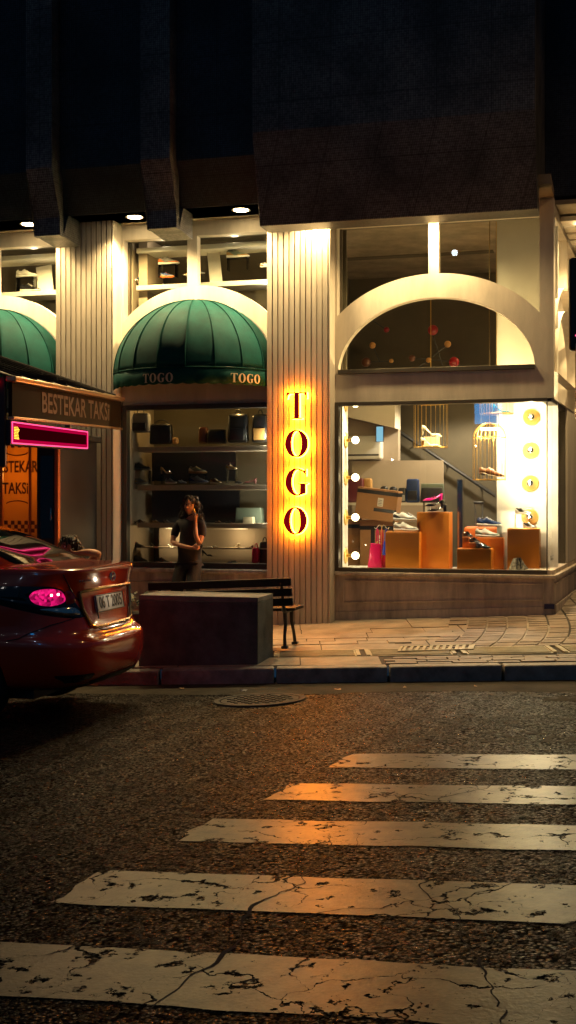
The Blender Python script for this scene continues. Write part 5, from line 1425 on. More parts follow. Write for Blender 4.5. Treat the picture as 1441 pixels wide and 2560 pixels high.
# LED display under the board
ld = empty('led_display', (-2.76, 12.0, 0), CPH, 'long led display with glowing pink border hung under the taxi board', 'led display')
zl = lambda x: 2.27 + .020 * x; zh_ = lambda x: 2.525 + .015 * x
slab4(0, 2.5, .02, .14, zl, zh_).build('casing', 'kiosk', ld, bevel=.008)
slab4(.06, 2.44, .012, .0195, lambda x: zl(x) + .035, lambda x: zh_(x) - .03).build('screen', 'darkred', ld, smooth=None)
e = .022
for nm, p0, p1 in (('a', (.03, zl(0) + e), (2.47, zl(2.5) + e)), ('b', (.03, zh_(0) - e), (2.47, zh_(2.5) - e)), ('c', (.03, zl(0) + e), (.03, zh_(0) - e)), ('d', (2.47, zl(2.5) + e), (2.47, zh_(2.5) - e))):
    B().tube([(p0[0], .010, p0[1]), (p1[0], .010, p1[1])], .0065, 8).build('border_light', 'pink', ld)
for p0, p1 in (((.055, zl(0) + .05), (2.445, zl(2.5) + .05)), ((.055, zh_(0) - .05), (2.445, zh_(2.5) - .05)), ((.055, zl(0) + .04), (.055, zh_(0) - .04)), ((2.445, zl(2.5) + .04), (2.445, zh_(2.5) - .04))):
    B().tube([(p0[0], .018, p0[1]), (p1[0], .018, p1[1])], .017, 8).build('border_haze', 'pinkhaze', ld)  # dim wider tubes imitate the haze around the pink border
b = B(); r_ = random.Random(5)
for k in range(11):
    z = zl(.1) + .05 + k * .0155
    x = .07
    while x < .19:
        w_ = r_.uniform(.012, .035); b.box(x, x + w_, .008, .012, z, z + .009); x += w_ + r_.uniform(.008, .02)
b.build('lit_dots', 'yellowled', ld, smooth=None)
for x in (.5, 1.9): B().box(x, x + .06, .04, .1, zh_(x) - .005, zb0 + rise * x - .025).build('hanger', 'steel', ld)

# ================================================================== PLANTER BLOCK, BENCH
pv0 = -3.10; pv1 = -2.52
pu1 = U(645, pv0); pu0 = pu1 - 1.33
ptz = F(600, 1493, pv0)[1]; pg = min(wz(pu0, pv0), wz(pu1, pv0)) - .02
t = thing('concrete_block', (pu0 + pu1) / 2, (pv0 + pv1) / 2, pg, 'large rectangular concrete block planter standing at the kerb before the bench', 'planter')
hw_, hd, hh = (pu1 - pu0) / 2, (pv1 - pv0) / 2, ptz - pg
B().box(-hw_, hw_, -hd, hd, 0, hh - .05).build('block', 'shadeconcrete', t, bevel=.008)  # darker than the rim: shade on the sides put into the colour
B().box(-hw_, hw_, -hd, -hd + .07, hh - .05, hh).join(B().box(-hw_, hw_, hd - .07, hd, hh - .05, hh)).join(B().box(-hw_, -hw_ + .07, -hd + .07, hd - .07, hh - .05, hh)).join(B().box(hw_ - .07, hw_, -hd + .07, hd - .07, hh - .05, hh)).build('rim', 'concrete', t, bevel=.006)
B().box(-hw_ + .07, hw_ - .07, -hd + .07, hd - .07, hh - .06, hh - .004).build('top', 'concrete', t, smooth=None)
# small dark plant at its left end
t = thing('low_plant', U(338, -2.3), -2.35, wz(U(338, -2.3), -2.35), 'small dark leafy plant between the taxi and the concrete block', 'plant')
B().rbox(-.14, .14, -.14, .14, 0, .5, .03, 2, 1.1).build('pot', 'carblack', t, smooth=60)
b = B(); r_ = random.Random(2)
for k in range(70):
    a = r_.uniform(0, 6.28); rr = r_.uniform(.0, .17); h = r_.uniform(.5, .72); l = r_.uniform(.05, .1)
    p = Vector((rr * math.cos(a), rr * math.sin(a), h)); q = p + Vector((math.cos(a) * l, math.sin(a) * l, r_.uniform(-.02, .06))); s_ = Vector((-math.sin(a), math.cos(a), 0)) * l * .3
    b.add([p, (p + q) / 2 + s_, q, (p + q) / 2 - s_], [(0, 1, 2, 3)])
b.build('foliage', 'foliage', t, smooth=None)

bv = -2.28; bu0, bu1 = U(381, bv), U(738, bv)
bc = (bu0 + bu1) / 2; bg = wz(bu1, bv)
t = thing('park_bench', bc, bv, bg, 'dark slatted bench with cast iron legs, its back to the road', 'bench')
bl = bu1 - bc; bt = F(560, 1451, bv)[1] - bg
for k, (z0, z1, yy) in enumerate(((bt - .088, bt, -.045), (bt - .20, bt - .112, -.02), (bt - .31, bt - .222, .0))):
    B().box(-bl, bl, yy, yy + .035, z0, z1).build('back_slat', 'wood', t, bevel=.006)
for k in range(4):
    y = .07 + k * .105; B().box(-bl, bl, y, y + .09, .40, .435).build('seat_slat', 'wood', t, bevel=.006)
for s_ in (-1, 1):
    x = s_ * (bl - .12) ; b = B()
    b.tube([(x, .02, 0.0), (x, .03, .12), (x, .10, .25), (x, .09, .385), (x, .04, .42)], [.022, .018, .02, .024, .026], 10)
    b.build('leg', 'iron', t)
    b = B(); b.tube([(x, .46, 0.0), (x, .43, .12), (x, .36, .26), (x, .38, .385), (x, .46, .40)], [.022, .018, .02, .024, .026], 10); b.build('leg', 'iron', t)
    b = B(); b.tube([(x, .09, .38), (x, .25, .392), (x, .44, .388)], .02, 8); b.build('seat_bracket', 'iron', t)
    b = B(); b.tube([(x, .06, .40), (x, .03, .55), (x, -.005, bt - .03)], .018, 8); b.build('back_bracket', 'iron', t)
    for y in (.02, .46): B().rbox(x - .035, x + .035, y - .04, y + .04, -.01, .022, .01).build('foot', 'iron', t)
t.rotation_euler = (0, -.051, -TH)

# ================================================================== TAXI
S_ = 1.09
LV = [(.28, .16, 4.20, .72), (.33, .07, 4.28, .81), (.40, .025, 4.31, .845), (.50, .004, 4.34, .858), (.60, .0, 4.35, .86), (.655, .008, 4.345, .86), (.685, .035, 4.33, .857), (.71, .075, 4.31, .853), (.75, .10, 4.28, .85),
      (.84, .12, 4.22, .849), (.93, .135, 4.1, .847), (1.02, .145, 3.95, .842), (1.10, .125, 3.75, .832), (1.16, .108, 3.55, .818), (1.20, .092, 3.45, .808), (1.218, .095, 3.4, .800), (1.228, .13, 3.35, .792), (1.232, .30, 3.25, .770), (1.238, .44, 3.15, .752), (1.25, .53, 3.05, .738),
      (1.28, .62, 2.95, .724), (1.34, .77, 2.80, .70), (1.40, .92, 2.66, .675), (1.46, 1.08, 2.52, .645), (1.52, 1.27, 2.4, .61), (1.565, 1.52, 2.26, .55), (1.585, 1.74, 2.12, .45), (1.59, 1.84, 2.02, .2)]
NE = 5.2
def lv(z):
    for a, c in zip(LV[:-1], LV[1:]):
        if z <= c[0]:
            f = max(0, (z - a[0]) / (c[0] - a[0])); return tuple(p + (q - p) * f for p, q in zip(a, c))
    return LV[-1]
def cpt(z, phi, off=0.0):
    _, xr, xf, wd = lv(z); xc, L = (xr + xf) / 2, (xf - xr) / 2
    # tumblehome: flank a little fuller at mid height
    c, s = math.cos(phi), math.sin(phi)
    x = xc - (L + off) * math.copysign(abs(c) ** (2 / NE), c); y = (wd + off) * math.copysign(abs(s) ** (2 / NE), s)
    return Vector((x, y, z))
def phi_rear(z, y):
    _, xr, xf, wd = lv(z); return math.copysign(math.asin(min(1, (abs(y) / wd)) ** (NE / 2)), y)
def phi_side(z, x, sgn=1):
    _, xr, xf, wd = lv(z); xc, L = (xr + xf) / 2, (xf - xr) / 2
    return sgn * math.acos(max(-1, min(1, math.copysign(min(1, abs((xc - x) / L)) ** (NE / 2), xc - x))))
def resolve(z, s): return phi_rear(z, s[1]) if s[0] == 'r' else phi_side(z, s[1], s[2] if len(s) > 2 else 1)
def patch(rows, off, nseg=20, sub=4):
    """rows: (z, start, end), start/end = ('r', y) on the tail or ('s', x, side) on the flank"""
    R_ = []
    for (za, s0, e0), (zc, s1, e1) in zip(rows[:-1], rows[1:]):
        for q in range(sub):
            f = q / sub; z = za + (zc - za) * f
            pa = [resolve(z, s0), resolve(z, e0)]; pb = [resolve(z, s1), resolve(z, e1)]
            R_.append((z, pa[0] + (pb[0] - pa[0]) * f, pa[1] + (pb[1] - pa[1]) * f))
    z, s0, e0 = rows[-1]; R_.append((z, resolve(z, s0), resolve(z, e0)))
    vs = []
    for z, p0, p1 in R_:
        for k in range(nseg + 1): vs.append(cpt(z, p0 + (p1 - p0) * k / nseg, off))
    n = nseg + 1; b = B()
    b.add(vs, [(j * n + k, j * n + k + 1, (j + 1) * n + k + 1, (j + 1) * n + k) for j in range(len(R_) - 1) for k in range(nseg)])
    return b
cx_, cy_ = (308 - CX) / FPX * 10.75, 10.75
cg = road_z(cx_ - 1.6, cy_ + .4) + .055
car = empty('taxi_car', (cx_, cy_, cg), math.pi - TH, 'glossy orange taxi saloon seen from behind at the left edge, its tail lamp lit', 'car', scale=S_)
NP = 120; zs_ = []
for a, c in zip(LV[:-1], LV[1:]):
    zs_ += [a[0], (a[0] + c[0]) / 2]
zs_.append(LV[-1][0])
rs = []
for z in zs_:
    ring = []
    for k in range(NP):
        ph = -math.pi + 2 * math.pi * (k + .5) / NP
        # even spacing along the outline
        sgn = 1 if ph > 0 else -1; q = abs(ph) / math.pi
        f = q
        phx = math.pi * f
        ring.append(cpt(z, sgn * phx))
    rs.append(ring)
body = B().rings(rs).build('body', 'carpaint', None, smooth=50)
cut = []
for wx in (.98, 3.5):
    cb = B().cyl((wx, -1.2, .345), (0, 1, 0), .345, 2.4, 40).build('cutter', 'carblack', None)
    cut.append(cb); md = body.modifiers.new('arch', 'BOOLEAN'); md.operation = 'DIFFERENCE'; md.object = cb; md.solver = 'EXACT'
dg = bpy.context.evaluated_depsgraph_get(); dg.update()
me2 = bpy.data.meshes.new_from_object(body.evaluated_get(dg))
bpy.data.objects.remove(body)
for cb in cut: bpy.data.objects.remove(cb)
body = link('body', me2, 'carpaint', car, smooth=40)
B().box(.5, 3.9, -.6, .6, .2, .5).build('underbody', 'carblack', car)
for wx in (.98, 3.5):
    for s in (1, -1):
        yy = s * .74
        n = 40; prof = [(.19, -.10), (.30, -.105), (.318, -.085), (.322, 0), (.318, .085), (.30, .105), (.19, .10)]
        rs = [[(wx + r * math.cos(2 * math.pi * k / n), yy + o, .322 + r * math.sin(2 * math.pi * k / n)) for k in range(n)] for r, o in prof]
        wl = B().rings(rs, cap=False).build('wheel', 'rubber', car)
        B().cyl((wx, yy + s * .06 - .01, .322), (0, 1, 0), .195, .02, 32).build('rim', 'steel', wl)
        b = B()
        for k in range(5):
            a = k * 2 * math.pi / 5; b.tube([(wx, yy + s * .085, .322), (wx + .17 * math.cos(a), yy + s * .08, .322 + .17 * math.sin(a))], .022, 6)
        b.build('spokes', 'steel', wl)
# glazing
patch([(1.262, ('r', .60), ('r', -.60)), (1.34, ('r', .57), ('r', -.57)), (1.44, ('r', .52), ('r', -.52)), (1.53, ('r', .46), ('r', -.46))], .004, 20, 6).build('rear_window', 'carglass', car, smooth=60)
for s in (1, -1):
    patch([(1.262, ('s', 1.02, s), ('s', 2.70, s)), (1.36, ('s', 1.22, s), ('s', 2.50, s)), (1.49, ('s', 1.60, s), ('s', 2.20, s))], .004, 20, 6).build('side_window', 'carglass', car, smooth=60)
patch([(1.262, ('r', .60), ('r', -.60)), (1.34, ('r', .57), ('r', -.57)), (1.44, ('r', .52), ('r', -.52))], .004, 4, 2)
# tail lamps
# (the blobs are built after the seam helpers)
# seams: thin dark strips following the surface
def arc_phi(z, s, side=1):
    # outline length from the middle of the tail -> phi
    L0 = 0; p0 = cpt(z, 0); n = 900
    for k in range(1, n):
        ph = math.pi * .6 * (k / n) ** 1.0; p = cpt(z, ph); d = (p - p0).length
        if L0 + d >= s: return side * ph
        L0 += d; p0 = p
    return side * math.pi * .6
def arc_blob(outline, off, side=1, rings_=5, n=36):
    """outline(angle) -> (arc length, z) ; filled patch lying on the body, slightly domed"""
    cs = sum(outline(2 * math.pi * k / n)[0] for k in range(n)) / n; cz = sum(outline(2 * math.pi * k / n)[1] for k in range(n)) / n
    b = B(); vs = [cpt(cz, arc_phi(cz, cs, side), off)]
    for r in range(1, rings_ + 1):
        f = r / rings_
        for k in range(n):
            s_, z = outline(2 * math.pi * k / n); s_ = cs + (s_ - cs) * f; z = cz + (z - cz) * f
            vs.append(cpt(z, arc_phi(z, s_, side), off * (1 - .75 * f ** 3)))
    fs = [(0, 1 + k, 1 + (k + 1) % n) for k in range(n)]
    for r in range(rings_ - 1):
        fs += [(1 + r * n + k, 1 + (r + 1) * n + k, 1 + (r + 1) * n + (k + 1) % n, 1 + r * n + (k + 1) % n) for k in range(n)]
    return b.add(vs, fs)
def poly_out(pts):
    """smooth closed outline through control points (arc, z)"""
    n = len(pts)
    def f(a):
        t = a / (2 * math.pi) * n; i = int(t) % n; q = t - int(t)
        p0, p1, p2, p3 = pts[i - 1], pts[i], pts[(i + 1) % n], pts[(i + 2) % n]
        g = lambda A, B_, C_, D_: .5 * (2 * B_ + (C_ - A) * q + (2 * A - 5 * B_ + 4 * C_ - D_) * q * q + (3 * B_ - A - 3 * C_ + D_) * q ** 3)
        return g(p0[0], p1[0], p2[0], p3[0]), g(p0[1], p1[1], p2[1], p3[1])
    return f
def strip(pts, wd, name, m='carblack', off=.003):
    b = B(); vs = []
    P = []
    for (z, s) in pts: P.append(cpt(z, resolve(z, s), off))
    fine = []
    for (z0, s0), (z1, s1) in zip(pts[:-1], pts[1:]):
        for q in range(8):
            f = q / 8; z = z0 + (z1 - z0) * f; fine.append(cpt(z, resolve(z0, s0) + (resolve(z1, s1) - resolve(z0, s0)) * f, off))
    fine.append(P[-1])
    b.tube(fine, wd, 5); return b.build(name, m, car)
for s in (1, -1):
    tl = arc_blob(poly_out([(.44, .85), (.60, .845), (.80, .875), (1.05, .93), (1.40, 1.02), (1.70, 1.085), (1.35, 1.095), (1.0, 1.10), (.72, 1.085), (.58, 1.0), (.50, .92)]), .005, s, 6, 66).build('tail_lamp', 'carblackgloss', car, smooth=60)
    if s == 1:
        arc_blob(poly_out([(.66, .965), (.76, .945), (.87, .965), (.91, 1.02), (.87, 1.065), (.76, 1.078), (.67, 1.055), (.63, 1.0)]), .020, s, 6, 40).build('lit_lens', 'pinklens', tl, smooth=60)
        for sa, za in ((.70, 1.035), (.75, 1.03)):
            B().ball(cpt(za, arc_phi(za, sa, s), .020), .010, 10, 6).build('lamp_filament', 'hotpink', tl)
        arc_blob(poly_out([(.54, .97), (.62, .95), (.63, 1.0), (.64, 1.055), (.58, 1.05), (.53, 1.01)]), .011, s, 4, 30).build('red_lens', 'redlens', tl, smooth=60)
        arc_blob(poly_out([(.50, .87), (.66, .868), (.80, .895), (.86, .925), (.72, .93), (.56, .925)]), .010, s, 4, 30).build('clear_lens', 'chrome', tl, smooth=60)
strip([(1.19, ('r', .655)), (1.09, ('r', .60)), (.95, ('r', .47)), (.84, ('r', .40)), (.76, ('r', .33)), (.725, ('r', .22)), (.715, ('r', 0)), (.725, ('r', -.22)), (.76, ('r', -.33)), (.84, ('r', -.40)), (1.09, ('r', -.6)), (1.19, ('r', -.655))], .004, 'boot_seam')
strip([(.845, ('r', .56)), (.80, ('s', .30)), (.74, ('s', .45)), (.70, ('s', .52)), (.68, ('s', .62))], .0035, 'bumper_seam')
patch([(.345, ('r', .60), ('r', .66)), (.365, ('r', .48), ('s', .22)), (.395, ('r', .46), ('s', .26)), (.41, ('r', .48), ('s', .26))], .004, 12, 3).build('reflector', 'carblackgloss', car, smooth=60)
patch([(.285, ('r', .62), ('r', -.62)), (.36, ('r', .34), ('r', -.34))], .006, 12, 3).build('diffuser', 'carblack', car, smooth=60)
# plate recess, frame and plate
def rp(y, z, off=0): 
    p = cpt(z, phi_rear(z, y), 0); return (p.x - off, p.y, p.z)
fr_ = [(.50, 1.035), (.47, 1.045), (0, 1.05), (-.47, 1.045), (-.50, 1.035), (-.47, .90), (-.40, .775), (-.34, .755), (0, .75), (.34, .755), (.40, .775), (.47, .90)]
B().tube([rp(y, z, .008) for y, z in fr_ + fr_[:1]], .015, 8, cap=False).build('plate_surround', 'amberchrome', car)
plx = lv(.88)[1] - .012
lean = math.atan2(lv(.96)[1] - lv(.80)[1], .16)
def prx(z): return plx + (z - .88) * math.tan(lean)
b = B(); vs = [(prx(z) + o, y, z) for o in (-.006, .006) for y, z in ((.27, .865), (-.27, .865), (-.27, .995), (.27, .995))]
b.add(vs, [(0, 1, 2, 3), (7, 6, 5, 4), (0, 4, 5, 1), (1, 5, 6, 2), (2, 6, 7, 3), (3, 7, 4, 0)])
npl = b.build('number_plate', 'paper', car, bevel=.003)
b = B(); b.tube([(prx(z) - .008, y, z) for y, z in ((.27, .865), (-.27, .865), (-.27, .995), (.27, .995), (.27, .815))], .005, 6, cap=False); b.build('plate_frame', 'ink', npl)
b = B(); b.add([(prx(z) - .0075, y, z) for y, z in ((.265, .87), (.235, .87), (.235, .99), (.265, .99))], [(0, 1, 2, 3)]); b.build('plate_band', 'bluepaint', npl, smooth=None)
me = text_mesh('06 T 2005', .135, lambda x, y, z: (prx(.93 + y) - .009 - z, -x * .80 - .015, .93 + y), .001, .002)
link('plate_lettering', me, 'ink', npl, smooth=None)
lamp('plate_lamp', (.0, 0, 1.035), (1, .8, .55), .45, .012, car)
# badge: oval ring with slanted letter shape
bz = 1.135; bp_ = rp(-.02, bz, .012)
b = B(); b.tube([(bp_[0], bp_[1] + .055 * math.cos(R(a)), bz + .036 * math.sin(R(a))) for a in range(0, 361, 15)], .006, 6, cap=False)
b.tube([(bp_[0], bp_[1] + .030, bz - .024), (bp_[0], bp_[1] + .018, bz + .026)], .006, 6).tube([(bp_[0], bp_[1] - .018, bz - .026), (bp_[0], bp_[1] - .030, bz + .024)], .006, 6).tube([(bp_[0], bp_[1] + .026, bz - .006), (bp_[0], bp_[1] - .026, bz + .006)], .005, 6)
b.build('badge', 'chrome', car)
for k in range(6):
    y = .52 - k * .028; p = rp(y, 1.13, .006); B().tube([(p[0], p[1] - .009, p[2] - .008), (p[0], p[1], p[2] + .008), (p[0], p[1] + .009, p[2] - .006)], .0028, 5).build('model_lettering', 'chrome', car)
# mirror, roof sign
for s in (1, -1): B().rbox(2.85, 3.05, s * .86 - .08, s * .86 + .08, 1.15, 1.28, .03).build('door_mirror', 'carpaint', car)
B().rbox(1.75, 1.95, -.22, .22, 1.555, 1.68, .02, 2, .85).build('roof_sign', 'lettergrey', car)

# ================================================================== PEOPLE
def skel(name, m, pts, edges, root, parent, sub=2):
    names = list(pts); idx = {k: i for i, k in enumerate(names)}
    me = bpy.data.meshes.new(name); me.from_pydata([pts[k][0] for k in names], [(idx[a], idx[c]) for a, c in edges], [])
    o = bpy.data.objects.new(name, me); COL.objects.link(o); me.materials.append(M[m]); o.parent = parent
    sk = o.modifiers.new('skin', 'SKIN'); sk.use_smooth_shade = True; sk.branch_smoothing = .4
    if not me.skin_vertices: me.attributes
    lay = me.skin_vertices[0].data
    for k in names:
        r = pts[k][1]; r = (r, r) if not isinstance(r, tuple) else r
        lay[idx[k]].radius = r; lay[idx[k]].use_root = (k == root)
    ss = o.modifiers.new('sub', 'SUBSURF'); ss.levels = sub; ss.render_levels = sub
    return o
def ensure_skin():
    pass
def head(parent, c, yaw, name='head', hair_r=1.0, face=True):
    """head mesh: y- is the face"""
    mt = Matrix.Translation(c) @ Matrix.Rotation(yaw, 4, 'Z')
    n, m = 36, 28; rs = []
    for i in range(1, m):
        t = math.pi * i / m; ring = []
        for j in range(n):
            a = 2 * math.pi * j / n
            d = Vector((math.sin(t) * math.cos(a), math.sin(t) * math.sin(a), -math.cos(t)))
            x, y, z = d.x * .073, d.y * .092, d.z * .115
            if z < 0:
                k = 1 - .38 * (-z / .115) ** 1.6; x *= k
                if y > 0: y *= 1 - .45 * (-z / .115)
            if y < 0:
                y *= .96
                y -= .022 * math.exp(-(x / .011) ** 2) * math.exp(-((z + .012) / .022) ** 2)      # nose
                y -= .006 * math.exp(-(x / .02) ** 2) * math.exp(-((z + .052) / .010) ** 2)        # lips
                y -= .010 * math.exp(-(x / .022) ** 2) * math.exp(-((z + .092) / .016) ** 2)       # chin
                for s in (-1, 1):
                    y += .010 * math.exp(-((x - s * .028) / .014) ** 2) * math.exp(-((z - .014) / .012) ** 2)
                    y -= .004 * math.exp(-((x - s * .028) / .02) ** 2) * math.exp(-((z - .034) / .007) ** 2)
            ring.append(mt @ Vector((x, y, z)))
        rs.append(ring)
    B().rings(rs).build('head', 'skin', parent, smooth=80)
    for s in (-1, 1):
        e = B().ball((0, 0, 0), .0125, 12, 8).xf(mt @ Matrix.Translation((s * .028, -.072, .014))).build('eye', 'paper', parent)
        B().ball((0, 0, 0), .007, 10, 6).xf(mt @ Matrix.Translation((s * .028, -.0805, .014))).build('iris', 'ink', e)
        B().tube([mt @ Vector((s * q, yy, zz)) for q, yy, zz in ((.013, -.089, .033), (.028, -.087, .039), (.045, -.074, .033))], .0032, 5).build('eyebrow', 'hair', parent)
        B().ball((0, 0, 0), .022, 10, 8, (.35, .7, 1.2)).xf(mt @ Matrix.Translation((s * .073, .0, .0))).build('ear', 'skin', parent)
    B().ball((0, 0, 0), .02, 12, 6, (1.15, .35, .36)).xf(mt @ Matrix.Translation((0, -.088, -.052))).build('lips', 'lips', parent)
    return mt
def hairmass(parent, mt, blobs, seed=1, name='hair'):
    b = B(); r_ = random.Random(seed)
    for (x, y, z, r) in blobs:
        for k in range(7):
            q = Vector((r_.uniform(-1, 1), r_.uniform(-1, 1), r_.uniform(-1, 1))) * r * .5
            p = mt @ (Vector((x, y, z)) + q); b.ball(p, r * r_.uniform(.5, .8), 10, 7)
    # curly strands
    for (x, y, z, r) in blobs:
        for k in range(10):
            a = r_.uniform(0, 6.28); p0 = Vector((x, y, z)) + Vector((math.cos(a), math.sin(a), r_.uniform(-.6, .8))) * r * .9
            pts = [mt @ (p0 + Vector((math.cos(a) * .008 * q + .007 * math.sin(q * 2 + k), math.sin(a) * .008 * q + .007 * math.cos(q * 2.2 + k), -.012 * q))) for q in range(7)]
            b.tube(pts, [.006] * 5 + [.004, .002], 5)
    return b.build(name, 'hair', parent, smooth=60)
def fingers(P, E, wrist, palm, dirs, base_, pre, L=.075):
    """five unequal bent finger chains rooted in the palm"""
    for i, (off, d, l) in enumerate(dirs):
        p0 = Vector(palm) + Vector(off); p = p0
        P[pre + 'k%d' % i] = (p0[:], .0095)
        E.append((base_, pre + 'k%d' % i)); last = pre + 'k%d' % i
        d0 = Vector(d[0]).normalized(); d1 = Vector(d[1]).normalized()
        for q, f in enumerate((.5, .5)):
            p = p + (d0 if q == 0 else d1) * L * l * f
            nm = pre + 'f%d_%d' % (i, q); P[nm] = (p[:], .0085 - q * .0012); E.append((last, nm)); last = nm

wv = -.02; wu = U(478, wv)
wg = wz(wu, wv)
wm = thing('person', wu, wv, wg, 'person in black clothes leaning on the window ledge, holding a phone to the ear', 'person')
P = {'pel': ((-.01, -.04, .93), (.09, .07)), 'wst': ((.0, -.06, 1.08), (.095, .07)), 'chs': ((.0, -.07, 1.26), (.125, .09)), 'upc': ((.005, -.05, 1.385), (.09, .06)), 'nek': ((.01, -.05, 1.46), .045), 'hb': ((.01, -.065, 1.53), .05),
     'sR': ((-.155, -.05, 1.385), .05), 'mR': ((-.205, -.07, 1.26), .043), 'eR': ((-.215, -.12, 1.125), .038), 'fR': ((-.08, -.215, 1.09), .033), 'wR': ((.075, -.25, 1.065), .024), 'pR': ((.125, -.255, 1.062), (.024, .018)),
     'sL': ((.17, -.05, 1.385), .05), 'mL': ((.20, -.10, 1.26), .043), 'eL': ((.185, -.19, 1.105), .038), 'fL': ((.14, -.21, 1.23), .032), 'wL': ((.118, -.150, 1.375), .023), 'pL': ((.110, -.125, 1.44), (.03, .018)),
     'hL': ((.085, -.06, .88), .055), 'kL': ((.08, -.22, .50), .05), 'aL': ((.06, -.20, .09), .04), 'tL': ((.06, -.33, .04), .035),
     'hR': ((-.10, -.06, .88), .055), 'kR': ((-.13, -.19, .50), .05), 'aR': ((-.15, -.24, .09), .04), 'tR': ((-.16, -.37, .04), .035)}
E = [('pel', 'wst'), ('wst', 'chs'), ('chs', 'upc'), ('upc', 'nek'), ('nek', 'hb'), ('upc', 'sR'), ('sR', 'mR'), ('mR', 'eR'), ('eR', 'fR'), ('fR', 'wR'), ('wR', 'pR'), ('upc', 'sL'), ('sL', 'mL'), ('mL', 'eL'), ('eL', 'fL'), ('fL', 'wL'), ('wL', 'pL'),
     ('pel', 'hL'), ('hL', 'kL'), ('kL', 'aL'), ('aL', 'tL'), ('pel', 'hR'), ('hR', 'kR'), ('kR', 'aR'), ('aR', 'tR')]
fingers(P, E, 'wL', (.110, -.125, 1.45), [((-.012, -.012, .015), ((-.3, -.3, 1), (-.8, .1, .5)), .9), ((.002, -.014, .02), ((-.2, -.2, 1), (-.8, .2, .5)), 1.0), ((.014, -.006, .018), ((-.1, 0, 1), (-.7, .4, .4)), .95), ((.022, .006, .012), ((0, .2, 1), (-.6, .5, .4)), .75), ((-.028, .0, -.01), ((-.6, -.1, .9), (-.2, .2, 1)), .8)], 'pL', 'L')
fingers(P, E, 'wR', (.13, -.255, 1.062), [((.02, 0, .018), ((1, .2, .1), (.5, .9, 0)), .9), ((.022, 0, .006), ((1, .2, 0), (.4, 1, 0)), 1.0), ((.022, 0, -.006), ((1, .2, -.1), (.4, 1, 0)), .95), ((.018, 0, -.016), ((1, .1, -.2), (.4, 1, -.1)), .75), ((0, -.005, .022), ((.7, 0, .8), (1, .2, .3)), .7)], 'pR', 'R')
skel('body', 'skin', P, E, 'pel', wm)
C = {'hem': ((-.01, -.04, .86), (.165, .13)), 'pel': ((-.01, -.04, .96), (.165, .125)), 'wst': ((.0, -.06, 1.08), (.14, .11)), 'chs': ((.0, -.07, 1.25), (.155, .115)), 'upc': ((.005, -.05, 1.385), (.11, .08)), 'nk': ((.008, -.05, 1.44), .062),
     'sR': ((-.15, -.05, 1.385), .064), 'mR': ((-.20, -.065, 1.27), .060), 'eR': ((-.213, -.09, 1.18), .056), 'sL': ((.165, -.05, 1.385), .064), 'mL': ((.195, -.09, 1.27), .060), 'eL': ((.198, -.14, 1.18), .056)}
skel('shirt', 'cloth', C, [('hem', 'pel'), ('pel', 'wst'), ('wst', 'chs'), ('chs', 'upc'), ('upc', 'nk'), ('upc', 'sR'), ('sR', 'mR'), ('mR', 'eR'), ('upc', 'sL'), ('sL', 'mL'), ('mL', 'eL')], 'pel', wm)
T_ = {'w': ((-.01, -.04, 1.0), (.15, .12)), 'p': ((-.01, -.04, .92), (.175, .135)), 'hL': ((.09, -.07, .84), .115), 'kL': ((.09, -.21, .48), .09), 'aL': ((.065, -.20, .12), .075), 'hR': ((-.11, -.07, .84), .115), 'kR': ((-.135, -.18, .48), .09), 'aR': ((-.15, -.23, .12), .075)}
skel('trousers', 'cloth', T_, [('w', 'p'), ('p', 'hL'), ('hL', 'kL'), ('kL', 'aL'), ('p', 'hR'), ('hR', 'kR'), ('kR', 'aR')], 'p', wm)
for x in (.06, -.16): B().ball((x, -.27 - (.04 if x < 0 else 0), .045), .06, 14, 8, (.75, 1.9, .8)).build('shoe', 'black', wm)
mt = head(wm, Vector((.012, -.075, 1.60)), R(-6))
hairmass(wm, mt, [(0, .035, .06, .085), (-.03, .03, .085, .06), (.03, .03, .085, .06), (0, -.01, .10, .045), (-.075, .03, .02, .05), (.075, .035, .02, .05), (-.095, .03, -.06, .05), (.095, .04, -.05, .05), (-.11, .03, -.14, .055), (.115, .05, -.13, .055), (-.10, .02, -.21, .05), (.12, .05, -.20, .05), (0, .06, -.06, .08), (0, .06, -.16, .08)], 4)
ph = B().rbox(-.034, .034, -.004, .004, -.07, .07, .004).xf(Matrix.Translation((.098, -.085, 1.545)) @ Matrix.Rotation(R(-18), 4, 'Y') @ Matrix.Rotation(R(62), 4, 'Z')).build('smartphone', 'carblackgloss', None)
ph.location = wm.location; ph.rotation_euler = wm.rotation_euler; tag(ph, 'dark phone held to the ear of the person by the window', 'phone')

